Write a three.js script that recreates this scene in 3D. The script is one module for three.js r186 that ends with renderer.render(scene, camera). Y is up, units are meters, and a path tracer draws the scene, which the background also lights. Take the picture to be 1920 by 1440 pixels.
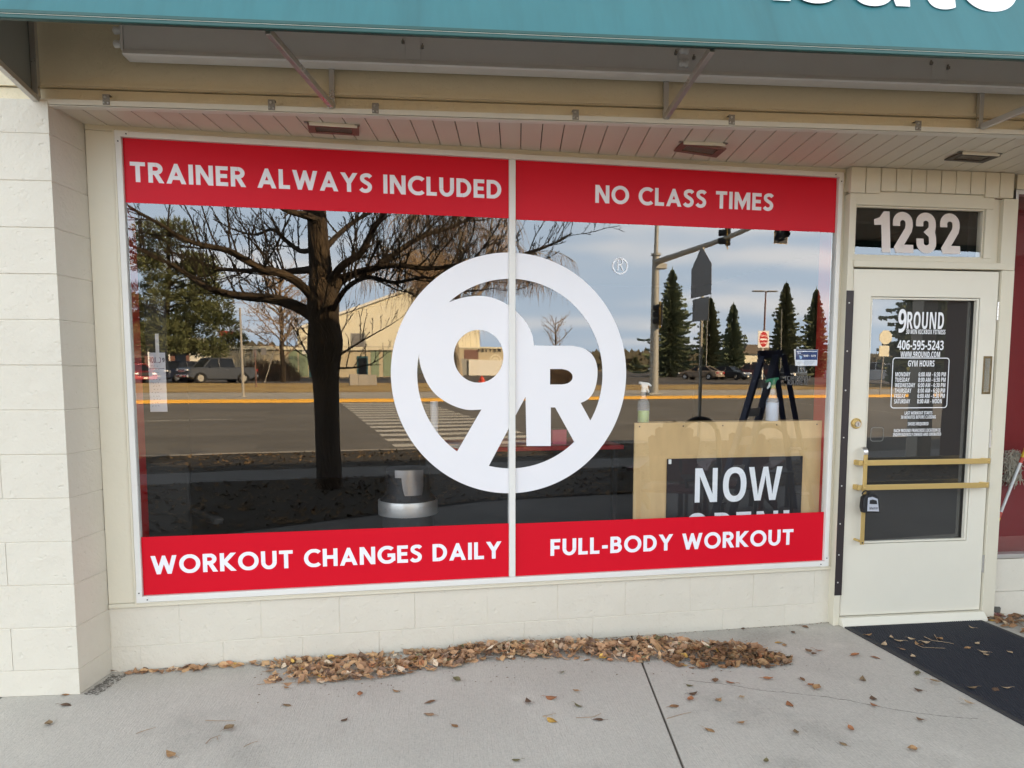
import * as THREE from 'three';
import { mergeGeometries } from 'three/addons/utils/BufferGeometryUtils.js';
import { RoundedBoxGeometry } from 'three/addons/geometries/RoundedBoxGeometry.js';
import { FontLoader } from 'three/addons/loaders/FontLoader.js';
import { SimplexNoise } from 'three/addons/math/SimplexNoise.js';

// ------------------------------------------------------------ camera, sky, sun, exposure
const scene = new THREE.Scene();
const CAM = { x: 1.143, y: 1.507, z: 4.0164, yaw: -0.1916, pitch: -0.0913, f: 1394.2, cy: 835.1 };
const camera = new THREE.PerspectiveCamera(2 * Math.atan(CAM.cy / CAM.f) * 180 / Math.PI, 1920 / (2 * CAM.cy), 0.05, 3000);
camera.setViewOffset(1920, 2 * CAM.cy, 0, 0, 1920, 1440);
camera.position.set(CAM.x, CAM.y, CAM.z);
camera.rotation.order = 'YXZ';
camera.rotation.set(CAM.pitch, CAM.yaw, 0);
scene.add(camera); camera.name = 'camera';

const renderer = new THREE.WebGLRenderer({ antialias: true });
renderer.setSize(1024, 768);
renderer.toneMapping = THREE.LinearToneMapping;
renderer.toneMappingExposure = 5.6;
renderer.shadowMap.enabled = true;

const SUN = new THREE.Vector3(0.62, 0.47, -0.64).normalize();
const sun = new THREE.DirectionalLight(0xffe0b4, 5);
sun.name = 'sun';
sun.position.copy(SUN).multiplyScalar(120); sun.castShadow = true; sun.shadow.radius = 1;
Object.assign(sun.shadow.camera, { left: -90, right: 90, top: 90, bottom: -90, near: 1, far: 320 });
sun.shadow.mapSize.set(4096, 4096);
scene.add(sun, sun.target);

function rng(seed) { let a = seed >>> 0; return () => { a = (a + 0x6D2B79F5) >>> 0; let t = Math.imul(a ^ (a >>> 15), 1 | a); t = (t + Math.imul(t ^ (t >>> 7), 61 | t)) ^ t; return ((t ^ (t >>> 14)) >>> 0) / 4294967296; }; }
const simplex = new SimplexNoise({ random: rng(7) });
{
  const W = 1024, H = 512, d = new Float32Array(W * H * 4);
  for (let j = 0; j < H; j++) for (let i = 0; i < W; i++) {
    const el = ((j + 0.5) / H - 0.5) * Math.PI, az = ((i + 0.5) / W - 0.5) * 2 * Math.PI;
    const x = Math.cos(el) * Math.cos(az), y = Math.sin(el), z = Math.cos(el) * Math.sin(az);
    const up = Math.max(y, 0), q0 = 0;
    const lo = 1 - THREE.MathUtils.smoothstep(up, 0.3, 0.62);
    let r = 0.165 + 0.375 * lo, g = 0.185 + 0.465 * lo, b = 0.21 + 0.56 * lo;
    const k = 1 / (up + 0.16), px = x * k * 0.5, pz = z * k * 1.9 + px * 0.5;
    let n = 0, amp = 0.55, fr = 1;
    for (let o = 0; o < 5; o++) { n += amp * simplex.noise3d(px * fr + 3.1 * o, pz * fr, o * 2.7); amp *= 0.52; fr *= 2.1; }
    const c = THREE.MathUtils.smoothstep(n, -0.16, 0.62) * 0.9;
    const cl = 0.28 + 0.60 * lo; r += (cl - r) * c; g += (cl * 0.99 - g) * c; b += (cl * 0.98 - b) * c;
    const s = Math.max(0, x * SUN.x + y * SUN.y + z * SUN.z), glow = 0.9 * Math.pow(s, 24) + 0.18 * Math.pow(s, 5);
    r += glow; g += glow * 0.93; b += glow * 0.8;
    if (y < 0) { const m = Math.min(1, -y * 12); r += (0.1 - r) * m; g += (0.095 - g) * m; b += (0.085 - b) * m; }
    d.set([r, g, b, 1], (j * W + i) * 4);
  }
  const sky = new THREE.DataTexture(d, W, H, THREE.RGBAFormat, THREE.FloatType);
  sky.mapping = THREE.EquirectangularReflectionMapping; sky.magFilter = sky.minFilter = THREE.LinearFilter; sky.needsUpdate = true;
  scene.background = sky; scene.environment = sky;
}

// ------------------------------------------------------------ helpers
const V = (x, y, z) => new THREE.Vector3(x, y, z), lerp = THREE.MathUtils.lerp, PI = Math.PI;
const used = new Map();
function numbered(name) { const n = used.get(name) || 0; used.set(name, n + 1); return n ? name + '_' + String(n).padStart(3, '0') : name; }
function ready(o) { o.traverse((m) => { if (m.isMesh) { m.castShadow = true; m.receiveShadow = true; } }); return o; }
function thing(name, label, category, pos = [0, 0, 0], turn = 0, group) {
  const o = new THREE.Group(); o.name = numbered(name); o.position.set(...pos); o.rotation.y = turn;
  o.userData = { label, category }; if (group) o.userData.group = group; scene.add(o); return o;
}
function mesh(name, geo, mat, parent, label) {
  const g = Array.isArray(geo) ? mrg(geo) : geo;
  const m = new THREE.Mesh(g, mat); m.name = name; m.castShadow = m.receiveShadow = true; if (label) m.userData.label = label; if (parent) parent.add(m); return m;
}
function solo(name, geo, mat, label, category, group) { const m = mesh(numbered(name), geo, mat, scene); m.userData = { label, category }; if (group) m.userData.group = group; return m; }
function struct(name, geo, mat, parent = scene) { const m = mesh(name, geo, mat, parent); if (parent === scene) m.userData.kind = 'structure'; return m; }
function copyOf(o, label, pos, turn) { const c = o.clone(); c.name = numbered(o.name.replace(/_\d{3}$/, '')); c.userData = { ...o.userData, label: label || o.userData.label }; if (pos) c.position.set(...pos); if (turn !== undefined) c.rotation.y = turn; scene.add(c); return c; }
function mrg(list) {
  const flat = list.map((g) => { let q = g.index ? g.toNonIndexed() : g; for (const k of Object.keys(q.attributes)) if (!['position', 'normal', 'uv'].includes(k)) q.deleteAttribute(k); if (!q.attributes.uv) q.setAttribute('uv', new THREE.BufferAttribute(new Float32Array(q.attributes.position.count * 2), 2)); return q; });
  return flat.length === 1 ? flat[0] : mergeGeometries(flat);
}
// uv in metres from the face's main axis
function uvm(g) {
  if (g.index) g = g.toNonIndexed();
  const p = g.attributes.position, uv = new Float32Array(p.count * 2), a = V(), b = V(), c = V(), n = V();
  for (let i = 0; i < p.count; i += 3) {
    a.fromBufferAttribute(p, i); b.fromBufferAttribute(p, i + 1); c.fromBufferAttribute(p, i + 2);
    n.copy(b).sub(a).cross(c.clone().sub(a)); const x = Math.abs(n.x), y = Math.abs(n.y), z = Math.abs(n.z);
    for (let k = 0; k < 3; k++) { const q = [a, b, c][k]; const u = z >= x && z >= y ? [q.x, q.y] : y >= x ? [q.x, q.z] : [q.z, q.y]; uv[(i + k) * 2] = u[0]; uv[(i + k) * 2 + 1] = u[1]; }
  }
  g.setAttribute('uv', new THREE.BufferAttribute(uv, 2)); return g;
}
function bx(x0, x1, y0, y1, z0, z1, r = 0) {
  const w = x1 - x0, h = y1 - y0, d = z1 - z0;
  const g = r ? new RoundedBoxGeometry(w, h, d, 1, Math.min(r, w / 2.1, h / 2.1, d / 2.1)) : new THREE.BoxGeometry(w, h, d);
  g.translate((x0 + x1) / 2, (y0 + y1) / 2, (z0 + z1) / 2); return uvm(g);
}
function cyl(r0, r1, h, seg = 16, open = false) { return new THREE.CylinderGeometry(r0, r1, h, seg, 1, open); }
function bar(a, b, r, seg = 8, r1 = r) {
  const d = b.clone().sub(a), g = new THREE.CylinderGeometry(r1, r, d.length(), seg);
  g.applyQuaternion(new THREE.Quaternion().setFromUnitVectors(V(0, 1, 0), d.clone().normalize())); g.translate((a.x + b.x) / 2, (a.y + b.y) / 2, (a.z + b.z) / 2); return g;
}
function beam(a, b, w, h, r = 0.002) { // rectangular bar from a to b
  const d = b.clone().sub(a), L = d.length(), g = new RoundedBoxGeometry(w, L, h, 1, r), y = d.normalize();
  const z = V(0, 1, 0).cross(y).lengthSq() < 1e-6 ? V(0, 0, 1) : V(0, 1, 0).addScaledVector(y, -y.y).normalize(), x = y.clone().cross(z);
  g.applyMatrix4(new THREE.Matrix4().makeBasis(x, y, z)); g.translate((a.x + b.x) / 2, (a.y + b.y) / 2, (a.z + b.z) / 2); return uvm(g);
}
// tapered limb along points; appends triangles to arrays
class Soup {
  constructor() { this.p = []; this.i = []; this.uv = []; }
  limb(pts, r0, r1, seg = 6) {
    const base = this.p.length / 3, t = V(), u = V(), w = V(); let len = 0;
    for (let k = 0; k < pts.length; k++) {
      t.copy(pts[Math.min(k + 1, pts.length - 1)]).sub(pts[Math.max(k - 1, 0)]).normalize();
      u.set(Math.abs(t.y) > 0.9 ? 1 : 0, Math.abs(t.y) > 0.9 ? 0 : 1, 0).cross(t).normalize(); w.copy(t).cross(u);
      if (k) len += pts[k].distanceTo(pts[k - 1]);
      const r = typeof r0 === 'function' ? r0(k / (pts.length - 1)) : lerp(r0, r1, k / (pts.length - 1));
      for (let s = 0; s < seg; s++) { const a = s / seg * 2 * PI, c = Math.cos(a) * r, d = Math.sin(a) * r; this.p.push(pts[k].x + u.x * c + w.x * d, pts[k].y + u.y * c + w.y * d, pts[k].z + u.z * c + w.z * d); this.uv.push(s / seg * Math.max(0.3, r * 6), len); }
    }
    for (let k = 0; k < pts.length - 1; k++) for (let s = 0; s < seg; s++) { const a = base + k * seg + s, b = base + k * seg + (s + 1) % seg; this.i.push(a, a + seg, b, b, a + seg, b + seg); }
  }
  tri(a, b, c) { const n = this.p.length / 3; for (const q of [a, b, c]) { this.p.push(q.x, q.y, q.z); this.uv.push(q.x + q.z, q.y); } this.i.push(n, n + 1, n + 2); }
  quad(a, b, c, d) { this.tri(a, b, c); this.tri(a, c, d); }
  geo() { const g = new THREE.BufferGeometry(); g.setAttribute('position', new THREE.Float32BufferAttribute(this.p, 3)); g.setAttribute('uv', new THREE.Float32BufferAttribute(this.uv, 2)); g.setIndex(this.i); g.computeVertexNormals(); return g; }
}
const ext = (pts, depth, bevel = 0, holes = []) => { const s = new THREE.Shape(pts.map((q) => new THREE.Vector2(...q))); for (const h of holes) s.holes.push(new THREE.Path(h.map((q) => new THREE.Vector2(...q)))); return new THREE.ExtrudeGeometry(s, { depth, bevelEnabled: bevel > 0, bevelSize: bevel, bevelThickness: bevel, bevelOffset: -bevel, bevelSegments: 1, curveSegments: 12 }); };

// rays of the photograph, to read where things stand
function ray(u, v) {
  let x = (u - 960) / CAM.f, y = -(v - CAM.cy) / CAM.f, z = -1, c = Math.cos(CAM.pitch), s = Math.sin(CAM.pitch);
  [y, z] = [c * y - s * z, s * y + c * z]; c = Math.cos(CAM.yaw); s = Math.sin(CAM.yaw); [x, z] = [c * x + s * z, -s * x + c * z];
  return V(x, y, z);
}
const C0 = V(CAM.x, CAM.y, CAM.z);
const onZ = (u, v, z) => { const d = ray(u, v); return C0.clone().addScaledVector(d, (z - CAM.z) / d.z); };   // a point behind or on the window, on the plane z
const FX = 0, FZ = 0.2494, FT = -0.1012;                     // frame of the front line of the building and the street
const PSKEW = 0.046;                                         // the door's pane sits a little skew in its rebate
const DX = 3.947, DZ = 0.05, DT = -0.0564;                // frame of the door
const fw = (u, y, n) => V(FX + u * Math.cos(FT) + n * Math.sin(FT), y, FZ - u * Math.sin(FT) + n * Math.cos(FT));
const dw = (u, y, n) => V(DX + u * Math.cos(DT) + n * Math.sin(DT), y, DZ - u * Math.sin(DT) + n * Math.cos(DT));
const nOf = (p) => (p.x - FX) * Math.sin(FT) + (p.z - FZ) * Math.cos(FT), uOf = (p) => (p.x - FX) * Math.cos(FT) - (p.z - FZ) * Math.sin(FT);
const gn = (n) => n < 10.2 ? 0 : 0.023 * (Math.min(n, 160) - 10.2);
// what the glass shows: from the pane back out into the street, to the ground or to a given distance z from the window
function mir(u, v, z) { const d = ray(u, v), p = C0.clone().addScaledVector(d, -CAM.z / d.z); d.z *= -1; return p.addScaledVector(d, z / d.z); }
function hit(u, v, h = 0) { let lo = 0.2; for (let z = 0.2; z < 400; z += Math.max(0.02, z * 0.002)) { const p = mir(u, v, z); if (p.y <= gn(nOf(p)) + h) return mir(u, v, (lo + z) / 2); lo = z; } return mir(u, v, 400); }
const PX = (z) => (z + CAM.z) / CAM.f;                       // metres per pixel in the mirrored view

// ------------------------------------------------------------ textures
function dataTex(n, fn, srgb, ch = 4) {
  const d = new Uint8Array(n * n * 4);
  for (let j = 0; j < n; j++) for (let i = 0; i < n; i++) { const c = fn(i / n, j / n, i, j); for (let k = 0; k < 3; k++) d[(j * n + i) * 4 + k] = Math.max(0, Math.min(255, c[k] * 255)); d[(j * n + i) * 4 + 3] = 255; }
  const t = new THREE.DataTexture(d, n, n); t.wrapS = t.wrapT = THREE.RepeatWrapping; t.magFilter = THREE.LinearFilter; t.minFilter = THREE.LinearMipmapLinearFilter; t.generateMipmaps = true; if (srgb) t.colorSpace = THREE.SRGBColorSpace; t.needsUpdate = true; return t;
}
// tileable noise on a torus-like lattice
function tn(seed) {
  const r = rng(seed), T = new Float32Array(4096).map(() => r() * 2 - 1);
  return (x, y, per) => { const xi = Math.floor(x), yi = Math.floor(y), fx = x - xi, fy = y - yi, m = (a) => ((a % per) + per) % per, h = (a, b) => T[(m(a) * 73 + m(b) * 151 + m(a) * m(b) * 7) & 4095], s = (t) => t * t * (3 - 2 * t), sx = s(fx), sy = s(fy); return lerp(lerp(h(xi, yi), h(xi + 1, yi), sx), lerp(h(xi, yi + 1), h(xi + 1, yi + 1), sx), sy); };
}
function fbm(f, u, v, per, oct, gain = 0.55) { let s = 0, a = 1, t = 0; for (let o = 0; o < oct; o++) { s += a * f(u * per, v * per, per); t += a; a *= gain; per *= 2; } return s / t; }
const rep = (t, sx, sy = sx) => { const c = t.clone(); c.repeat.set(sx, sy); c.needsUpdate = true; return c; };
const n1 = tn(11), n2 = tn(23), n3 = tn(37), n4 = tn(51);
const paintBump = dataTex(512, (u, v) => { const a = fbm(n1, u, v, 8, 6, 0.72) * 0.5 + 0.5, pit = Math.max(0, fbm(n2, u, v, 40, 2) - 0.5) * 0.8; const q = a - pit; return [q, q, q]; });
const paintTone = dataTex(512, (u, v) => { const a = fbm(n3, u, v, 4, 6, 0.62), g = 0.95 + 0.05 * a; return [g, g * 0.998, g * 0.992]; });
const concTone = dataTex(1024, (u, v) => {
  const a = fbm(n1, u, v, 3, 6, 0.6), sp = n2(u * 360, v * 360, 360), sp2 = n3(u * 190, v * 190, 190), dk = sp2 > 0.8 ? -0.07 : 0, st = -0.3 * Math.max(0, fbm(n4, u, v, 5, 6, 0.62) - 0.12) + 0.2 * Math.max(0, fbm(n2, u, v, 9, 4, 0.6) - 0.2);
  const g = 0.80 + 0.13 * a + 0.07 * sp + dk + st; return [g * 1.0, g * 0.985, g * 0.955];
});
const concBump = dataTex(1024, (u, v) => { const g = 0.5 + 0.25 * n1(u * 420, v * 26, 26 * 420) + 0.25 * n2(u * 380, v * 380, 380) + 0.2 * fbm(n3, u, v, 40, 3); return [g, g, g]; });
const asphTone = dataTex(1024, (u, v) => { const a = fbm(n2, u, v, 4, 5, 0.6), s = n4(u * 420, v * 420, 420), g = 0.78 + 0.14 * a + 0.22 * s; return [g, g * 0.975, g * 0.93]; });
const roadTone = dataTex(1024, (u, v) => { const a = fbm(n2, u, v, 4, 5, 0.6), s = n4(u * 420, v * 420, 420), w = fbm(n1, u * 0.25, v, 12, 4, 0.7), g = 0.76 + 0.10 * a + 0.14 * s + 0.22 * w; return [g, g * 0.975, g * 0.93]; });
const grassTone = dataTex(1024, (u, v) => { const a = fbm(n1, u, v, 6, 6, 0.65), s = n3(u * 300, v * 300, 300), g = 0.72 + 0.3 * a + 0.3 * s; return [g, g * (0.93 + 0.1 * a), g * (0.75 + 0.15 * a)]; });
const barkTone = dataTex(512, (u, v) => { const r = 1 - Math.abs(fbm(n1, u * 1, v * 0.35, 16, 4, 0.6)) * 2.2, s = fbm(n3, u, v, 8, 4); const g = 0.62 + 0.35 * s - 0.35 * Math.max(0, r - 0.4); return [g, g * 0.92, g * 0.8]; });
const barkBump = dataTex(512, (u, v) => { const g = Math.abs(fbm(n1, u * 1, v * 0.35, 16, 4, 0.6)) * 2; return [g, g, g]; });
const awnTone = dataTex(512, (u, v) => { const s = fbm(n2, u, v * 0.12, 24, 4, 0.7), a = fbm(n4, u, v, 4, 5), g = 0.9 + 0.08 * a + 0.13 * s; return [g * 0.95 + 0.02, g, g]; });
const weave = dataTex(256, (u, v, i, j) => { const a = ((i >> 3) + (j >> 3)) & 1 ? Math.abs(Math.sin(i * PI / 8)) : Math.abs(Math.sin(j * PI / 8)); return [a, a, a]; });
const plyTone = dataTex(512, (u, v) => { const g = 0.86 + 0.10 * fbm(n2, u * 1, v * 0.2, 20, 4) + 0.08 * fbm(n1, u, v, 4, 5); return [g, g * 0.985, g * 0.95]; });
const metalTone = dataTex(256, (u, v) => { const g = 0.95 + 0.04 * fbm(n4, u, v, 6, 5, 0.65); return [g, g, g]; });
const metalRough = dataTex(256, (u, v) => { const g = 0.8 + 0.3 * fbm(n2, u, v, 5, 5, 0.65); return [g, g, g]; });
const waveBump = (() => { const n = 256, d = new Float32Array(n * n * 4); for (let j = 0; j < n; j++) for (let i = 0; i < n; i++) { const g = 0.5 + 0.5 * fbm(n3, i / n, j / n, 3, 3, 0.28); d.set([g, g, g, 1], (j * n + i) * 4); } const t = new THREE.DataTexture(d, n, n, THREE.RGBAFormat, THREE.FloatType); t.wrapS = t.wrapT = THREE.RepeatWrapping; t.magFilter = t.minFilter = THREE.LinearFilter; t.needsUpdate = true; return t; })();

const std = (o) => new THREE.MeshStandardMaterial({ side: THREE.DoubleSide, ...o });
const phy = (o) => new THREE.MeshPhysicalMaterial({ side: THREE.DoubleSide, ...o });
const lin = (r, g, b) => new THREE.Color().setRGB(r, g, b);
const M = {
  cream: std({ color: lin(0.69, 0.635, 0.53), map: rep(paintTone, 0.8), bumpMap: rep(paintBump, 1.3), bumpScale: 0.006, roughness: 0.6 }),
  stucco: std({ color: lin(0.80, 0.70, 0.50), map: rep(paintTone, 0.7), bumpMap: rep(paintBump, 2.5), bumpScale: 0.005, roughness: 0.8 }),
  trim: std({ color: lin(0.71, 0.652, 0.515), map: rep(paintTone, 0.6), bumpMap: rep(paintBump, 1.0), bumpScale: 0.0012, roughness: 0.5 }),
  door: std({ color: lin(0.765, 0.715, 0.595), map: rep(paintTone, 0.5), bumpMap: rep(paintBump, 0.9), bumpScale: 0.0008, roughness: 0.42 }),
  soffit: std({ color: lin(0.72, 0.645, 0.525), map: rep(paintTone, 0.9, 0.3), bumpMap: rep(paintBump, 1), bumpScale: 0.001, roughness: 0.42 }),
  dark: std({ color: lin(0.03, 0.028, 0.025), roughness: 0.9 }),
  gap: std({ color: lin(0.12, 0.10, 0.08), roughness: 0.9 }),
  alu: std({ color: lin(0.78, 0.755, 0.70), roughness: 0.5, map: rep(metalTone, 1.5) }),
  mill: std({ color: lin(0.62, 0.60, 0.57), metalness: 0.75, roughness: 0.45, map: rep(metalTone, 2), roughnessMap: rep(metalRough, 3) }),
  galv: std({ color: lin(0.30, 0.28, 0.25), metalness: 0.6, roughness: 0.55 }),
  whiteMetal: std({ color: lin(0.80, 0.785, 0.77), roughness: 0.42, map: rep(metalTone, 1) }),
  rail: std({ color: lin(0.82, 0.78, 0.68), roughness: 0.5, map: rep(paintTone, 1.2) }),
  teal: std({ color: lin(0.036, 0.165, 0.182), map: rep(awnTone, 0.7), roughness: 0.5 }),
  tealDark: std({ color: lin(0.018, 0.085, 0.075), roughness: 0.45, map: rep(metalTone, 1) }),
  canvasIn: std({ color: lin(0.26, 0.27, 0.245), roughness: 0.8 }),
  letter: std({ color: lin(0.9, 0.9, 0.91), roughness: 0.5 }),
  vinyl: std({ color: lin(0.78, 0.765, 0.78), roughness: 0.33 }),
  brass: std({ color: lin(0.70, 0.50, 0.19), metalness: 0.7, roughness: 0.38, map: rep(metalTone, 3) }),
  steel: std({ color: lin(0.6, 0.58, 0.55), metalness: 0.9, roughness: 0.3 }),
  latch: std({ color: lin(0.035, 0.026, 0.026), roughness: 0.5, metalness: 0.2 }),
  black: std({ color: lin(0.010, 0.010, 0.012), roughness: 0.6 }),
  rubber: std({ color: lin(0.03, 0.03, 0.032), roughness: 0.75 }),
  mat: std({ color: lin(0.014, 0.016, 0.024), roughness: 0.7 }),
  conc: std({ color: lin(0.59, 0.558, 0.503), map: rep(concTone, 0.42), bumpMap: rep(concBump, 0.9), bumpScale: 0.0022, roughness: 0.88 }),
  concPaintedShade: std({ color: lin(0.15, 0.148, 0.145), map: rep(concTone, 0.42), bumpMap: rep(concBump, 0.9), bumpScale: 0.0022, roughness: 0.9 }),  // same concrete with shade put into its colour, so it mirrors dark
  concFar: std({ color: lin(0.44, 0.41, 0.355), map: rep(concTone, 0.2), roughness: 0.9 }),
  seam: std({ color: lin(0.17, 0.155, 0.135), map: rep(concTone, 1.5), roughness: 1 }),
  asph: std({ color: lin(0.165, 0.155, 0.136), map: rep(roadTone, 0.06, 0.09), roughness: 0.92 }),
  asphLot: std({ color: lin(0.11, 0.10, 0.09), map: rep(asphTone, 0.15), roughness: 0.92 }),
  yellow: std({ color: lin(0.80, 0.44, 0.055), map: rep(concTone, 0.3), roughness: 0.75 }),
  roadPaint: std({ color: lin(0.62, 0.60, 0.54), map: rep(concTone, 0.5), roughness: 0.8 }),
  dryGrass: std({ color: lin(0.48, 0.345, 0.14), map: rep(grassTone, 0.12), roughness: 1 }),
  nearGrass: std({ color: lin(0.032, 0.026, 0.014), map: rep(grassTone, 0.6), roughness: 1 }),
  bark: std({ color: lin(0.10, 0.073, 0.045), map: rep(barkTone, 1.2, 0.7), bumpMap: rep(barkBump, 1.2, 0.7), bumpScale: 0.03, roughness: 0.95 }),
  twig: std({ color: lin(0.10, 0.075, 0.055), roughness: 0.9 }),
  twigPale: std({ color: lin(0.33, 0.235, 0.15), roughness: 0.9 }),
  birch: std({ color: lin(0.55, 0.50, 0.42), map: rep(barkTone, 0.6, 0.3), roughness: 0.9 }),
  needle: std({ color: lin(0.11, 0.135, 0.072), roughness: 0.85 }),
  needle2: std({ color: lin(0.105, 0.115, 0.042), roughness: 0.85 }),
  needle3: std({ color: lin(0.10, 0.11, 0.052), roughness: 0.9 }),
  hedge: std({ color: lin(0.14, 0.085, 0.045), roughness: 1 }),
  creamWall: std({ color: lin(0.80, 0.74, 0.56), roughness: 0.85, map: rep(paintTone, 0.1) }),
  tanWall: std({ color: lin(0.56, 0.48, 0.33), roughness: 0.85, map: rep(paintTone, 0.1) }),
  whiteWall: std({ color: lin(0.78, 0.75, 0.66), roughness: 0.7 }),
  roofGrey: std({ color: lin(0.16, 0.13, 0.10), roughness: 0.9 }),
  greenDoor: std({ color: lin(0.24, 0.30, 0.19), roughness: 0.6 }),
  tealDoor: std({ color: lin(0.03, 0.10, 0.12), roughness: 0.4 }),
  redSign: std({ color: lin(0.62, 0.07, 0.04), roughness: 0.5 }),
  carGlass: phy({ color: lin(0.012, 0.015, 0.02), roughness: 0.02, specularIntensity: 0.6 }),
  tyre: std({ color: lin(0.012, 0.012, 0.012), roughness: 0.85 }),
  chrome: std({ color: lin(0.7, 0.7, 0.7), metalness: 0.9, roughness: 0.2 }),
  lampGlass: std({ color: lin(0.8, 0.8, 0.78), roughness: 0.12 }),
  tail: std({ color: lin(0.45, 0.02, 0.015), roughness: 0.2 }),
  poleGrey: std({ color: lin(0.34, 0.33, 0.29), roughness: 0.55, metalness: 0.2 }),
  signBack: std({ color: lin(0.22, 0.21, 0.20), roughness: 0.5, metalness: 0.3 }),
  signalYellow: std({ color: lin(0.62, 0.38, 0.03), roughness: 0.6 }),
  lens: std({ color: lin(0.04, 0.05, 0.045), roughness: 0.3 }),
  redWall: std({ color: lin(0.42, 0.012, 0.015), roughness: 0.45 }),
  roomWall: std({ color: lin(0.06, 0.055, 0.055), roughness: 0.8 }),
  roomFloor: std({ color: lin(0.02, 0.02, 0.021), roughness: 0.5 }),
  ply: std({ color: lin(0.70, 0.50, 0.25), map: rep(plyTone, 1), roughness: 0.8 }),
  ladder: std({ color: lin(0.012, 0.022, 0.075), roughness: 0.5 }),
  ladderStep: std({ color: lin(0.55, 0.56, 0.58), roughness: 0.5 }),
  maroon: std({ color: lin(0.10, 0.012, 0.014), roughness: 0.5 }),
  paper: std({ color: lin(0.75, 0.74, 0.73), roughness: 0.8 }),
  plasticClear: phy({ color: lin(0.86, 0.9, 0.94), roughness: 0.25, transmission: 0.82, thickness: 0 }),
  plasticGreen: std({ color: lin(0.50, 0.66, 0.12), roughness: 0.35 }),
  whitePlastic: std({ color: lin(0.78, 0.8, 0.78), roughness: 0.4 }),
  greenPlastic: std({ color: lin(0.01, 0.16, 0.07), roughness: 0.4 }),
  silver: std({ color: lin(0.42, 0.42, 0.43), metalness: 0.95, roughness: 0.3 }),
  ventBrown: std({ color: lin(0.20, 0.10, 0.075), roughness: 0.6 }),
  ventGlass: std({ color: lin(0.25, 0.20, 0.15), roughness: 0.3, bumpMap: rep(weave, 14), bumpScale: 0.002 }),
  // coated double glazing: mirrors about a sixth of the street and lets the rest through
  glass: phy({ color: 0xffffff, transmission: 1, thickness: 0, ior: 2.12, roughness: 0, bumpMap: rep(waveBump, 0.35), bumpScale: 0.00055 }),
};

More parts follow.
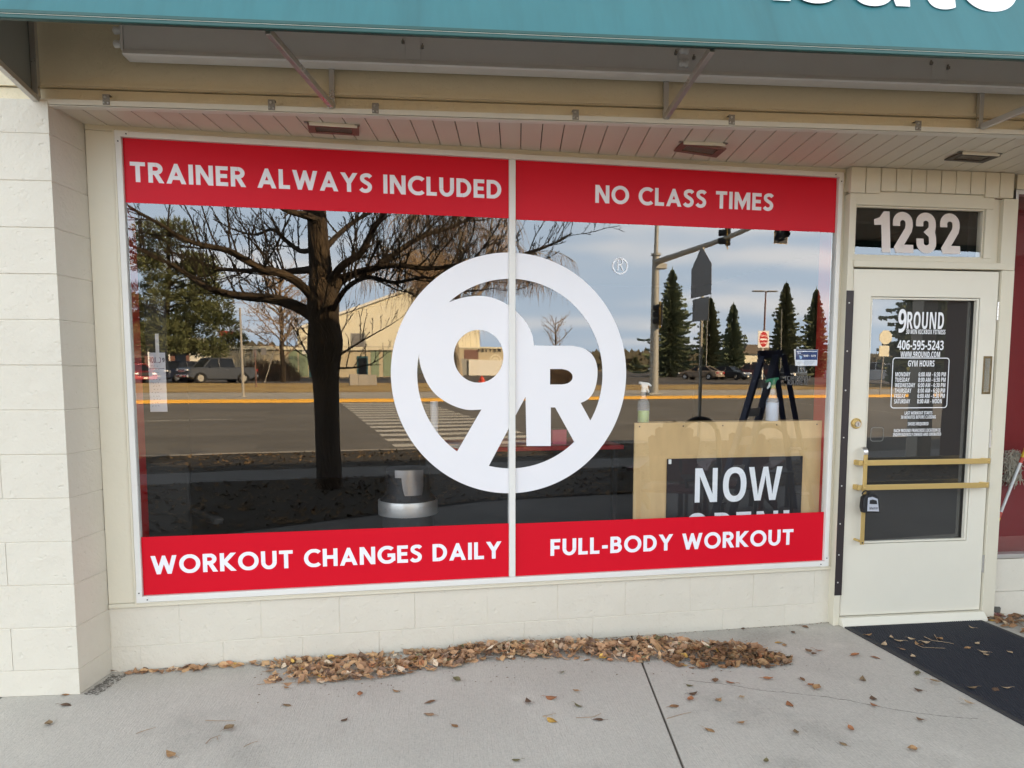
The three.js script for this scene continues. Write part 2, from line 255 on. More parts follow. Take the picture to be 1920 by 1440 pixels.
// ------------------------------------------------------------ the building
const bld = thing('storefront_building', 'cream painted concrete block shop building with recessed front', 'building', [FX, 0, FZ], FT);
const world2F = new THREE.Matrix4().makeRotationY(FT).setPosition(FX, 0, FZ).invert(), dToF = world2F.clone().multiply(new THREE.Matrix4().makeRotationY(DT).setPosition(DX, 0, DZ));
const W2F = (g) => g.applyMatrix4(world2F), D2F = (g) => g.applyMatrix4(dToF);   // from window / door axes to the building's own
{
  // upper wall above the recess, rest of the shell (closed, so that the room is dark and the street side lies in its shade)
  mesh('upper_wall', [bx(-30, 35, 2.802, 6, -0.25, 0), bx(-30, 35, 2.74, 2.798, -0.25, -0.014)], M.stucco, bld);
  mesh('wall_lip', [bx(-0.29, 6, 2.806, 2.822, 0, 0.008, 0.003)], M.stucco, bld);
  mesh('shell_wall', [bx(-30, -0.66, 0, 2.74, -0.25, -0.012), bx(5.9, 35, 0, 2.74, -0.25, -0.012), bx(-30, -29.8, 0, 6, -14, -0.26), bx(34.8, 35, 0, 6, -14, -0.26), bx(-30, 35, 0, 6, -14.2, -14.01)], M.cream, bld);
  mesh('roof', bx(-30, 35, 6.002, 6.2, -14.2, 0.02), M.roofGrey, bld);
  // block pillar at the left, one course after the other
  const pil = mesh('pillar', W2F(ext([[-0.93, -0.186], [-0.2315, -0.2572], [-0.1715, -0.004], [-0.1715, 0.12], [-0.93, 0.12]], 2.735).rotateX(-PI / 2).translate(0, 0, 0)), M.cream, bld);
  const r = rng(5);
  for (let k = 0, y = 0; y < 2.7; k++) {
    const h = k === 0 ? 0.126 : 0.2052, y1 = Math.min(y + h, 2.735), A = [-0.229, 0.261], cut = k % 2 ? -0.52 : -0.72, o = (r() - 0.5) * 0.002;
    const lz = (x) => 0.261 + (x - A[0]) * 0.1016 + o;
    const blocks = [[[cut, -lz(cut)], [A[0], -lz(A[0])], [-0.168 + o, 0.0], [-0.168 + o, 0.1], [cut, 0.1]]];
    if (k % 2) blocks.push([[-0.92, -lz(-0.92)], [-0.5225, -lz(-0.5225)], [-0.5225, 0.1], [-0.92, 0.1]]);
    for (const b of blocks) { const g = ext(b, y1 - y - 0.0075, 0.003); g.rotateX(-PI / 2).translate(0, y + 0.0035 - 0.0008, 0); mesh('block', uvm(W2F(g)), M.cream, pil); }
    y = y1;
  }
  // low block wall below the window
  const low = mesh('low_wall', W2F(bx(-0.168, 3.9, 0, 0.33, -0.18, -0.0028)), M.cream, bld);
  for (const [y0, y1, off] of [[0, 0.1275, -0.03], [0.1275, 0.335, -0.24]]) for (let x = off; x < 3.9; x += 0.4045) {
    const a = Math.max(x, -0.166), b = Math.min(x + 0.4045, 3.925); if (b - a < 0.03) continue;
    mesh('block', W2F(bx(a + 0.0003, b - 0.0003, y0 + 0.0006, y1 - 0.0006, -0.16, (r() - 0.5) * 0.002, 0.0035)), M.cream, low);
  }
  // boards round the window
  const tr = (n, a) => mesh(n, W2F(bx(...a)), M.trim, bld);
  tr('sill_board', [-0.166, 3.93, 0.337, 0.3585, -0.12, 0.014, 0.003]); tr('head_board', [-0.166, 3.93, 2.69, 2.742, -0.12, 0.009, 0.002]); tr('side_board', [-0.166, -0.043, 0.3595, 2.6895, -0.12, 0.0055, 0.002]); tr('side_board', [3.884, 3.93, 0.3595, 2.6895, -0.12, 0.007, 0.002]);
  mesh('head_wall', W2F(bx(-0.166, 3.93, 2.742, 2.80, -0.16, -0.005)), M.stucco, bld);
  // soffit of narrow boards with open grooves
  const sof = mesh('soffit', W2F(ext([[-0.24, -0.21], [5.9, -0.84], [5.9, 0.02], [-0.17, 0.02]], 0.012).rotateX(-PI / 2).translate(0, 2.732, 0)), M.gap, bld);
  const sx = Math.sin(0.2), cz = Math.cos(0.2);
  for (let k = -3; k < 54; k++) {
    const q = (u, n) => { const p = fw(u, 0, n); return [p.x, -p.z]; }, u0 = k * 0.1052, u1 = u0 + 0.1007;
    const back = (u) => { const p = fw(u, 0, -0.012), L = (p.z + 0.012) / cz; return [p.x + sx * L, -(p.z - cz * L)]; };
    const b0 = back(u0), b1 = back(u1); if (b1[0] < -0.168) continue;
    const left = b0[0] < -0.168 ? [-0.168, b0[1]] : b0;
    const g = ext([q(u0, -0.012), q(u1, -0.012), b1, left], 0.012, 0.0016); g.rotateX(-PI / 2).translate(0, 2.7165 + (r() - 0.5) * 0.0012, 0); mesh('plank', uvm(W2F(g)), M.soffit, sof);
  }
  // cream angle along the lower edge of the upper wall
  mesh('edge_rail', [bx(-0.29, 6, 2.7135, 2.744, -0.0105, 0.006, 0.002), bx(-0.29, 6, 2.7105, 2.7134, -0.0105, 0.03)], M.rail, bld);
  // beaded boards above the transom
  const bead = mesh('beadboard', D2F(bx(-0.05, 0.992, 2.583, 2.71, -0.05, -0.004)), M.trim, bld);
  for (let k = 0; k < 11; k++) { const a = -0.052 + k * 0.0951, low2 = k > 1 && k < 9 ? 2.5825 : 2.568; mesh('plank', D2F(bx(a + 0.0022, Math.min(a + 0.0929, 0.993), low2, 2.713, -0.003, 0.0225 + (r() - 0.5) * 0.001, 0.003)), M.trim, bead); }
  // door frame: posts, rail above the door, sill
  const fr = mesh('door_frame', D2F(mrg([bx(-0.045, -0.006, 0.0, 2.567, -0.09, 0.014, 0.003), bx(0.9505, 1.034, 0.0, 2.146, -0.09, 0.018, 0.003), bx(0.937, 1.034, 2.1475, 2.566, -0.09, 0.016, 0.003)])), M.trim, bld);
  mesh('door_head', D2F(bx(-0.012, 0.962, 2.148, 2.187, -0.085, 0.026, 0.003)), M.trim, fr);
  mesh('door_stop', D2F(mrg([bx(-0.0055, 0.9495, 0.03, 2.146, -0.09, -0.046)])), M.dark, fr);
  mesh('door_sill', D2F(ext([[-0.06, 0], [0.062, 0], [0.062, 0.012], [0.03, 0.05], [-0.06, 0.05]], 0.958, 0.002).rotateY(-PI / 2).translate(0.954, 0.001, 0)), M.door, fr);
  // low wall right of the door
  const lw = mesh('low_wall', D2F(bx(1.037, 2.2, 0, 0.372, -0.18, -0.03)), M.cream, bld);
  for (const [y0, y1, x] of [[0, 0.16, 1.04], [0.16, 0.37, 1.04], [0, 0.16, 1.446], [0.16, 0.37, 1.446]]) mesh('block', D2F(bx(x, x + 0.403, y0 + 0.001, y1 - 0.001, -0.16, -0.012, 0.003)), M.cream, lw);
  mesh('side_head', D2F(bx(1.036, 2.2, 2.63, 2.715, -0.12, -0.006, 0.003)), M.trim, bld);
  mesh('end_wall', D2F(bx(1.9, 2.2, 0.372, 2.63, -0.12, -0.02)), M.cream, bld);
}
// the room behind: floor, walls and ceiling with thickness
struct('interior_floor', bx(-1.3, 6.2, -0.02, 0.045, -7, -0.19), M.roomFloor);
struct('interior_wall', [bx(-1.5, -1.3, 0, 2.9, -7, -0.2), bx(6.2, 6.4, 0, 2.9, -7, -0.2), bx(-1.5, 6.4, 0, 2.9, -7.2, -7.01), bx(-1.3, -0.19, 0.05, 2.85, -0.36, -0.2), bx(4.95, 6.2, 0.05, 2.85, -0.36, -0.22)], M.roomWall);
struct('interior_ceiling', bx(-1.5, 6.4, 2.9, 3.0, -7.2, -0.2), M.roomWall);
struct('red_reveal', [bx(-0.10, -0.012, 0.36, 2.7, -0.19, -0.012, 0.004), bx(3.862, 3.93, 0.36, 2.7, -0.165, -0.012, 0.004)], M.redWall);
struct('red_partition', [bx(4.99, 5.9, 0.045, 2.8, -0.19, -0.15, 0.004), bx(5.12, 5.16, 0.4, 2.7, -0.149, -0.125, 0.003)], std({ color: lin(0.22, 0.006, 0.01), roughness: 0.5 }));

// ------------------------------------------------------------ lettering
const stroke = {};   // a round-bowed capital alphabet drawn with one pen width: [advance, strokes in a unit square, y down]
{
  const T = 0.2, h = T / 2, L = (...p) => ({ l: p }), A = (cx, cy, rx, ry, a, b, ccw) => ({ a: [cx, cy, rx, ry, a, b, ccw] });
  Object.assign(stroke, {
    T: [0.66, L([0, h], [0.66, h]), L([0.33, 0], [0.33, 1])], I: [0.2, L([h, 0], [h, 1])], L: [0.52, L([h, 0], [h, 1 - h], [0.52, 1 - h])],
    E: [0.55, L([0.55, h], [h, h], [h, 1 - h], [0.55, 1 - h]), L([h, 0.49], [0.51, 0.49])], F: [0.53, L([0.53, h], [h, h], [h, 1]), L([h, 0.51], [0.49, 0.51])],
    H: [0.72, L([h, 0], [h, 1]), L([0.72 - h, 0], [0.72 - h, 1]), L([h, 0.48], [0.66, 0.48])],
    N: [0.77, L([h, 1], [h, 0]), L([0.77 - h, 1], [0.77 - h, 0]), L([0.06, -0.08], [0.71, 1.08])],
    M: [0.92, L([h, 1], [h, 0]), L([0.82, 1], [0.82, 0]), L([0.06, -0.12], [0.46, 0.78], [0.86, -0.12])],
    A: [0.86, L([0.055, 1.12], [0.43, 0.1], [0.805, 1.12]), L([0.2, 0.7], [0.66, 0.7])], W: [1.16, L([0.07, -0.1], [0.335, 0.95], [0.58, 0.12], [0.825, 0.95], [1.09, -0.1])],
    Y: [0.8, L([0.045, -0.1], [0.4, 0.52], [0.755, -0.1]), L([0.4, 0.48], [0.4, 1])], K: [0.73, L([h, 0], [h, 1]), L([0.7, -0.08], [0.21, 0.5], [0.71, 1.08])],
    D: [0.75, L([h, 1], [h, 0]), L([h, h], [0.3, h]), A(0.3, 0.5, 0.35, 0.4, -PI / 2, PI / 2), L([0.3, 1 - h], [h, 1 - h])],
    O: [0.96, A(0.48, 0.5, 0.385, 0.415, 0, 2 * PI)], C: [0.79, A(0.485, 0.5, 0.39, 0.415, -0.82, 0.82, true)],
    G: [0.87, A(0.485, 0.5, 0.39, 0.415, -0.82, 0.55, true), L([0.5, 0.53], [0.79, 0.53], [0.79, 0.86])],
    U: [0.74, L([h, 0], [h, 0.6]), A(0.37, 0.6, 0.27, 0.31, PI, 0, true), L([0.64, 0.6], [0.64, 0])],
    R: [0.67, L([h, 1], [h, 0]), L([h, h], [0.32, h]), A(0.32, 0.3, 0.215, 0.2, -PI / 2, PI / 2), L([0.36, 0.5], [h, 0.5]), L([0.3, 0.48], [0.62, 1.08])],
    B: [0.65, L([h, 1], [h, 0]), L([h, h], [0.31, h]), A(0.31, 0.29, 0.185, 0.19, -PI / 2, PI / 2), L([0.33, 0.48], [h, 0.48]), A(0.32, 0.69, 0.225, 0.21, -PI / 2, PI / 2), L([0.33, 1 - h], [h, 1 - h])],
    S: [0.6, { s: [[0.53, 0.19], [0.43, 0.1], [0.28, 0.09], [0.135, 0.17], [0.125, 0.33], [0.25, 0.44], [0.4, 0.53], [0.485, 0.66], [0.44, 0.83], [0.29, 0.91], [0.14, 0.88], [0.045, 0.79]] }],
    '-': [0.36, L([0.02, 0.6], [0.34, 0.6])], ' ': [0.3],
  });
}
function drawStroke(ctx, text, x0, x1, base, cap, track = 0.13, pen = 0.2) {
  let w = 0; for (const c of text) w += stroke[c][0] + track; w -= track;
  const k = (x1 - x0) / w; let x = x0;
  ctx.lineJoin = 'miter'; ctx.lineCap = 'butt'; ctx.miterLimit = 6;
  for (const c of text) {
    const [adv, ...ss] = stroke[c];
    ctx.save(); ctx.translate(x, base - cap); ctx.scale(k, cap); ctx.beginPath(); ctx.rect(-0.1, -0.012 * (('OCGSU').includes(c) ? 1 : 0), adv + 0.2, 1 + 0.012 * (('OCGSU').includes(c) ? 2 : 0)); ctx.clip(); ctx.lineWidth = pen;
    for (const s of ss) {
      ctx.beginPath();
      if (s.l) s.l.forEach((p, i) => i ? ctx.lineTo(...p) : ctx.moveTo(...p));
      else if (s.a) ctx.ellipse(s.a[0], s.a[1], s.a[2], s.a[3], 0, s.a[4], s.a[5], !!s.a[6]);
      else new THREE.SplineCurve(s.s.map((p) => new THREE.Vector2(...p))).getPoints(50).forEach((p, i) => i ? ctx.lineTo(p.x, p.y) : ctx.moveTo(p.x, p.y));
      ctx.stroke();
    }
    ctx.restore(); x += (adv + track) * k;
  }
}
function canvasTex(w, h, draw) { const c = document.createElement('canvas'); c.width = w; c.height = h; const x = c.getContext('2d'); draw(x, w, h); const t = new THREE.CanvasTexture(c); t.colorSpace = THREE.SRGBColorSpace; t.anisotropy = 8; return t; }
const fontThin = await new FontLoader().loadAsync('fonts/droid/droid_sans_regular.typeface.json');
const font = await new FontLoader().loadAsync('fonts/droid/droid_sans_bold.typeface.json');
function textGeo(text, x0, x1, base, cap, f = font) { // flat print fitted between x0 and x1; x1 null keeps the natural width
  const size = cap / 0.714, shapes = f.generateShapes(text, size), g = new THREE.ShapeGeometry(shapes, 4); g.computeBoundingBox();
  const b = g.boundingBox, k = x1 === null ? 1 : (x1 - x0) / (b.max.x - b.min.x); g.translate(-b.min.x, 0, 0); g.scale(k, 1, 1); g.translate(x0, base, 0); return g.toNonIndexed();
}
function strokeShape(pts, t) { // one band of even width along a line
  const L = [], R = [];
  for (let i = 0; i < pts.length; i++) {
    const p = pts[i], a = i ? pts[i - 1] : null, b = i < pts.length - 1 ? pts[i + 1] : null, nn = (u, v) => { const dx = v[0] - u[0], dy = v[1] - u[1], l = Math.hypot(dx, dy); return [-dy / l, dx / l]; };
    const n0 = a ? nn(a, p) : nn(p, b), n1b = b ? nn(p, b) : n0, m = [n0[0] + n1b[0], n0[1] + n1b[1]], l2 = m[0] * m[0] + m[1] * m[1], k = t / l2;
    L.push([p[0] + m[0] * k, p[1] + m[1] * k]); R.push([p[0] - m[0] * k, p[1] - m[1] * k]);
  }
  return new THREE.ShapeGeometry(new THREE.Shape([...L, ...R.reverse()].map((q) => new THREE.Vector2(...q))));
}

// ------------------------------------------------------------ the shop window
{
  const w = thing('shop_window', 'wide two-pane shop window with red lettered bands and white round logo', 'shop window', [0, 0, 0]);
  const X0 = 0, X1 = 3.8502, Y0 = 0.395, Y1 = 2.6623, mL = 1.9035, mR = 1.9385;
  // frame of aluminium angle, with corner pieces and screws
  const f = mesh('frame', [bx(-0.0295, 3.8795, Y1, Y1 + 0.0275, -0.03, 0.022, 0.003), bx(-0.0295, 3.8795, Y0 - 0.0325, Y0 - 0.001, -0.03, 0.0225, 0.003), bx(-0.0295, X0 - 0.001, Y0 - 0.0008, Y1 - 0.0005, -0.03, 0.0215, 0.003), bx(X1 + 0.001, 3.8795, Y0 - 0.0008, Y1 - 0.0005, -0.03, 0.0215, 0.003)], M.alu, w);
  mesh('outer_trim', [bx(-0.0425, -0.0305, Y0 - 0.0425, Y1 + 0.0375, -0.03, 0.0165, 0.003), bx(3.8805, 3.8835, Y0 - 0.0425, Y1 + 0.0375, -0.03, 0.0165), bx(-0.03, 3.88, Y1 + 0.0285, Y1 + 0.0275 + 0.009, -0.03, 0.0165, 0.002), bx(-0.03, 3.88, Y0 - 0.0425, Y0 - 0.0335, -0.03, 0.0165, 0.002)], M.trim, w);
  for (const [sx, x] of [[1, -0.0295], [-1, 3.8795]]) for (const [sy, y] of [[1, Y0 - 0.0325], [-1, Y1 + 0.0275]]) {
    const c = mesh('corner_plate', [bx(Math.min(x, x + sx * 0.062), Math.max(x, x + sx * 0.062), Math.min(y, y + sy * 0.027), Math.max(y, y + sy * 0.027), 0.0227, 0.0245), bx(Math.min(x, x + sx * 0.0265), Math.max(x, x + sx * 0.0265), Math.min(y + sy * 0.0275, y + sy * 0.062), Math.max(y + sy * 0.0275, y + sy * 0.062), 0.0227, 0.0245)], M.alu, f);
    mesh('screw', [cyl(0.0035, 0.0035, 0.003, 10).rotateX(PI / 2).translate(x + sx * 0.052, y + sy * 0.014, 0.0252), cyl(0.0035, 0.0035, 0.003, 10).rotateX(PI / 2).translate(x + sx * 0.014, y + sy * 0.05, 0.0252)], M.dark, f);
  }
  mesh('mullion', [bx(mL, mR, Y0 + 0.0003, Y1 - 0.0003, -0.03, 0.0195, 0.003)], M.alu, w);
  const pane = (a, b) => { const g = new THREE.PlaneGeometry(b - a, Y1 - Y0).translate((a + b) / 2, (Y0 + Y1) / 2, 0); return uvm(g); };
  mesh('pane', pane(X0, mL), M.glass, w); mesh('pane', pane(mR, X1), M.glass, w);
  // red bands of vinyl with white lettering, stuck on the outer face
  const bands = [[X0, mL, 2.357, Y1, 'TRAINER ALWAYS INCLUDED', [244, 322], [940, 356]], [mR, X1, 2.352, Y1, 'NO CLASS TIMES', [1116, 364], [1450, 379]], [X0, mL, Y0, 0.697, 'WORKOUT CHANGES DAILY', [283, 1056], [940, 1034]], [mR, X1, Y0, 0.6935, 'FULL-BODY WORKOUT', [1032, 1024.5], [1487, 1008.5]]];
  for (const [a, b, y0, y1, text, lp, rp] of bands) {
    const L = onZ(...lp, 0), R = onZ(...rp, 0), s = 720, W = Math.round((b - a) * s), H = Math.round((y1 - y0) * s), yc = (L.y + R.y) / 2, cap = 0.0965;
    const t = canvasTex(W, H, (x) => { x.fillStyle = '#d00c24'; x.fillRect(0, 0, W, H); x.strokeStyle = '#eeecf0'; drawStroke(x, text, (L.x - a) * s, (R.x - a) * s, (y1 - yc + cap / 2) * s, cap * s, 0.118, 0.205); });
    const g = new THREE.PlaneGeometry(b - a, y1 - y0).translate((a + b) / 2, (y0 + y1) / 2, 0.0016);
    mesh('lettered_band', g, phy({ map: t, roughness: 0.4, specularIntensity: 0.35 }), w, 'red vinyl band reading ' + text);
  }
  // the round logo, a white disc with the openings cut out
  const c = [1.9222, 1.5215], RO = 0.6555, RI = 0.5165, a6 = (x, y) => { const p = onZ(700 + x / 3.692, 440 + y / 3.692, 0); return [p.x, p.y]; }, a8 = (x, y) => a6(x, y + 300 * 3.692);
  const ang = (p) => Math.atan2(p[1] - c[1], p[0] - c[0]), onR = (t) => [c[0] + RI * Math.cos(t), c[1] + RI * Math.sin(t)];
  const arc = (p, q, dir) => { let t0 = ang(p), t1 = ang(q); if (dir > 0 && t1 < t0) t1 += 2 * PI; if (dir < 0 && t1 > t0) t1 -= 2 * PI; return Array.from({ length: 61 }, (_, i) => onR(lerp(t0, t1, i / 60))); };
  const spl = (...p) => new THREE.SplineCurve(p.map((q) => new THREE.Vector2(...q))).getPoints(48).map((q) => [q.x, q.y]);
  const b6 = (...p) => spl(...p.map((q) => a6(...q)));
  const T1 = a6(525, 467), T2 = a6(1508, 1290), T3 = a6(313, 820), T4 = a8(583, 388), T5 = a8(800, 490), T6 = a8(1393, 330);
  const holes = [
    [...arc(T1, T2, -1), ...b6([1435, 1165], [1490, 1135], [1530, 1075], [1550, 985], [1546, 900], [1515, 832], [1455, 787], [1380, 769]), ...b6([1112, 768], [1098, 690], [1055, 605], [985, 527], [900, 468], [810, 434], [720, 424], [620, 436], [540, 462])],
    Array.from({ length: 48 }, (_, i) => { const p = a6(728 + 172 * Math.cos(i / 24 * PI), 842 - 183 * Math.sin(i / 24 * PI)); return p; }),
    [a6(1223, 1037), a6(1223, 930), ...b6([1305, 930], [1345, 940], [1372, 962], [1379, 985], [1372, 1008], [1345, 1029], [1305, 1037])],
    [...arc(T4, T3, -1), ...b6([316, 850], [332, 930], [380, 1040], [450, 1122], [550, 1182], [650, 1212], [748, 1210])],
    [a6(1053, 1122), ...arc(T5, T6, 1), a8(1258, 88), a8(1228, 88), a8(1228, 355), a8(1060, 355)],
  ];
  const sh = new THREE.Shape().absarc(c[0], c[1], RO, 0, 2 * PI); sh.holes = holes.map((h) => new THREE.Path(h.map((q) => new THREE.Vector2(...q))));
  mesh('round_logo', new THREE.ShapeGeometry(sh, 120).translate(0, 0, 0.0016), M.vinyl, w, 'white round decal with 9 and R joined inside a ring');
  const rg = onZ(1162.5, 499, 0), ring = new THREE.RingGeometry(0.0382, 0.0455, 40).translate(rg.x, rg.y, 0.003).toNonIndexed();
  mesh('registered_mark', [ring, textGeo('R', rg.x - 0.016, rg.x + 0.021, rg.y - 0.0245, 0.049, fontThin).translate(0, 0, 0.003)], M.letter, w);
  // faint print on the glass at the right
  const ic = onZ(1471, 712, 0), rt = onZ(1518, 712, 0);
  mesh('faint_print', [textGeo('ICHIRAKU', ic.x, rt.x, ic.y - 0.004, 0.019).translate(0, 0, 0.0014), textGeo('RAMEN', ic.x + 0.02, rt.x - 0.015, ic.y - 0.031, 0.021).translate(0, 0, 0.0014)], std({ color: lin(0.09, 0.085, 0.08), roughness: 0.6 }), w);
}

// ------------------------------------------------------------ transom, side window, door
{
  const t = thing('transom_window', 'small transom window numbered 1232 above the door', 'window', [DX, 0, DZ], DT);
  mesh('frame', [bx(-0.005, 0.882, 2.504, 2.5815, -0.06, 0.008, 0.003), bx(-0.005, 0.882, 2.1885, 2.216, -0.06, 0.0085, 0.003), bx(0.831, 0.882, 2.2165, 2.5035, -0.06, 0.0075, 0.003), bx(-0.005, 0.0, 2.2165, 2.5035, -0.06, 0.0075), bx(0.8825, 0.9365, 2.1885, 2.5665, -0.06, -0.012)], M.trim, t);
  mesh('glazing_bead', [bx(0.0005, 0.8305, 2.494, 2.5035, -0.03, -0.004, 0.002), bx(0.0005, 0.8305, 2.2165, 2.224, -0.03, -0.0045, 0.002), bx(0.822, 0.8305, 2.2245, 2.4935, -0.03, -0.005, 0.002)], M.trim, t);
  const tp = mesh('pane', uvm(new THREE.PlaneGeometry(0.829, 0.290).translate(0.415, 0.145, 0)), M.glass, t); tp.position.set(0, 2.2165, -0.008); tp.rotation.x = -0.105;   // the light is hinged and stands tilted
  // house number, heavy narrow figures
  const y0 = 2.2395, h = 0.236, wd = 0.128, pen = 0.047, arcp = (cx, cy, rx, ry, a, b, n = 14) => Array.from({ length: n + 1 }, (_, i) => { const q = lerp(a, b, i / n); return [cx + rx * Math.cos(q), cy + ry * Math.sin(q)]; });
  const two = [[pen / 2, h * 0.655], ...arcp(wd / 2, h * 0.735, wd / 2 - pen / 2, h * 0.265 - pen / 2, PI, 0), [wd - pen / 2, h * 0.66], [wd - pen / 2 - 0.006, h * 0.56], [pen * 0.62, pen * 0.62], [pen * 0.66, pen / 2], [wd, pen / 2]];
  const three = [[pen / 2, h * 0.66], ...arcp(wd / 2, h * 0.75, wd / 2 - pen / 2, h * 0.25 - pen / 2, PI, 0), [wd - pen / 2, h * 0.66], [wd - pen / 2 - 0.004, h * 0.575], [wd - pen / 2 - 0.02, h * 0.52], [wd - pen / 2 - 0.004, h * 0.465], [wd - pen / 2, h * 0.38], ...arcp(wd / 2, h * 0.25, wd / 2 - pen / 2, h * 0.25 - pen / 2, 0, -PI), [pen / 2, h * 0.36]];
  const one = new THREE.ShapeGeometry(new THREE.Shape([[0.045, 0], [0.1, 0], [0.1, h], [0.062, h], [0.035, h * 0.85], [0, h * 0.8], [0, h * 0.66], [0.045, h * 0.67]].map((q) => new THREE.Vector2(...q))));
  const xs = [0.137, 0.256, 0.405, 0.561], digitMat = std({ color: lin(0.72, 0.64, 0.59), roughness: 0.45 });
  [one, strokeShape(two, pen), strokeShape(three, pen), strokeShape(two, pen)].forEach((g, i) => mesh('house_digit', g.scale(1, 1.03, 1).translate(xs[i], y0 - 2.2165, 0.0016), digitMat, tp)); 

  const s = thing('side_window', 'narrow window right of the door with red partition behind', 'window', [DX, 0, DZ], DT);
  mesh('frame', [bx(1.036, 1.0555, 0.374, 2.629, -0.07, -0.008, 0.003), bx(1.056, 1.9, 0.374, 0.4, -0.07, -0.0085, 0.003), bx(1.056, 1.9, 2.6, 2.629, -0.07, -0.0085, 0.003), bx(1.88, 1.9, 0.4005, 2.5995, -0.07, -0.0085)], M.mill, s);
  mesh('pane', uvm(new THREE.PlaneGeometry(0.824, 2.2).translate(1.468, 1.5, -0.04)), M.glass, s);

  const d = thing('entrance_door', 'cream painted door with tall glass and brass pull bars', 'door', [DX, 0, DZ], DT);
  const Wd = 0.945, g0 = 0.121, g1 = 0.83, b0 = 0.498, b1 = 1.981, top = 2.1395, bot = 0.056;
  const leaf = ext([[0.002, bot], [Wd, bot], [Wd, top], [0.002, top]], 0.04, 0.0025, [[[g0, b0], [g1, b0], [g1, b1], [g0, b1]]]).translate(0, 0, -0.04);
  mesh('door_leaf', uvm(leaf), M.door, d);
  mesh('glazing_bead', [bx(g0 + 0.003, g0 + 0.013, b0 + 0.003, b1 - 0.003, -0.028, -0.003, 0.002), bx(g1 - 0.017, g1 - 0.003, b0 + 0.003, b1 - 0.003, -0.028, -0.003, 0.002), bx(g0 + 0.0135, g1 - 0.0175, b0 + 0.003, b0 + 0.014, -0.028, -0.0035, 0.002), bx(g0 + 0.0135, g1 - 0.0175, b1 - 0.014, b1 - 0.003, -0.028, -0.0035, 0.002)], M.door, d);
  const pn = mesh('pane', uvm(new THREE.PlaneGeometry(g1 - g0 - 0.004, b1 - b0 - 0.004).translate(0, (b0 + b1) / 2, -0.024)), M.glass, d); pn.position.x = (g0 + g1) / 2; pn.rotation.y = PSKEW;
  const zt = -0.0225, px0 = (g0 + g1) / 2, tx = (text, x0, x1, y, cap) => textGeo(text, x0 - px0, x1 - px0, y, cap).translate(0, 0, zt), white = std({ color: lin(0.86, 0.86, 0.87), roughness: 0.5 });
  mesh('logo_print', [tx('9', 0.312, 0.368, 1.775, 0.098), tx('ROUND', 0.372, 0.622, 1.797, 0.072), tx('30 MIN KICKBOX FITNESS', 0.368, 0.636, 1.766, 0.0195)], white, pn, 'white gym logo reading 9ROUND');
  mesh('phone_print', [tx('406-595-5243', 0.315, 0.629, 1.672, 0.040), tx('WWW.9ROUND.COM', 0.338, 0.607, 1.628, 0.024)], white, pn);
  const rr = (w, h, r) => { const q = new THREE.Shape(); q.moveTo(-w / 2 + r, -h / 2).lineTo(w / 2 - r, -h / 2).absarc(w / 2 - r, -h / 2 + r, r, -PI / 2, 0).lineTo(w / 2, h / 2 - r).absarc(w / 2 - r, h / 2 - r, r, 0, PI / 2).lineTo(-w / 2 + r, h / 2).absarc(-w / 2 + r, h / 2 - r, r, PI / 2, PI).lineTo(-w / 2, -h / 2 + r).absarc(-w / 2 + r, -h / 2 + r, r, PI, 1.5 * PI); return q; };
  const boxS = rr(0.388, 0.305, 0.02); boxS.holes.push(new THREE.Path(rr(0.378, 0.295, 0.016).getPoints(6)));
  const days = ['MONDAY', 'TUESDAY', 'WEDNESDAY', 'THURSDAY', 'FRIDAY', 'SATURDAY'], hours = ['6:00 AM - 6:30 PM', '8:00 AM - 6:30 PM', '6:00 AM - 6:30 PM', '8:00 AM - 6:30 PM', '6:00 AM - 6:30 PM', '8:00 AM - NOON'], hp = [new THREE.ShapeGeometry(boxS, 6).toNonIndexed().translate(0.481 - px0, 1.473, zt), tx('GYM HOURS', 0.392, 0.572, 1.572, 0.026)];
  days.forEach((q, i) => { const y = 1.512 - i * 0.0325; hp.push(tx(q, 0.31, 0.31 + [0.1, 0.098, 0.137, 0.113, 0.075, 0.108][i], y, 0.0185), tx(hours[i], 0.467, i < 5 ? 0.655 : 0.636, y, 0.0185)); });
  mesh('hours_print', hp, white, pn, 'white opening hours in a rounded box');
  mesh('notice_print', [tx('LAST WORKOUT STARTS', 0.385, 0.575, 1.282, 0.014), tx('30 MINUTES BEFORE CLOSING', 0.361, 0.6, 1.257, 0.014), tx('SHOES REQUIRED', 0.411, 0.552, 1.216, 0.014), tx('EACH 9ROUND FRANCHISE LOCATION IS', 0.318, 0.637, 1.176, 0.014), tx('INDEPENDENTLY OWNED AND OPERATED', 0.313, 0.643, 1.151, 0.014)], white, pn);
  const stk = rr(0.088, 0.085, 0.018); stk.holes.push(new THREE.Path(rr(0.081, 0.078, 0.015).getPoints(5)));
  mesh('sticker_outline', new THREE.ShapeGeometry(stk, 5).translate(0.205 - px0, 1.165, zt), std({ color: lin(0.2, 0.2, 0.18), roughness: 0.6 }), pn);
  // brass pull: two flat bars across, one upright with a curved top
  for (const [y, x1] of [[1.0, 0.918], [0.852, 0.917]]) { const p = mesh('pull_bar', bx(0.082, x1, y - 0.0165, y + 0.0165, 0.045, 0.052, 0.002), M.brass, d); mesh('rivet', [new THREE.SphereGeometry(0.007, 10, 6).scale(1, 1, 0.5).translate(0.093, y - 0.002, 0.0605), new THREE.SphereGeometry(0.007, 10, 6).scale(1, 1, 0.5).translate(x1 - 0.011, y, 0.0525)], M.brass, p); mesh('standoff', [bx(0.052, 0.078, y - 0.015, y + 0.015, 0.001, 0.058, 0.003), bx(x1 - 0.026, x1 - 0.004, y - 0.0145, y + 0.0145, 0.001, 0.0447)], M.brass, p); }
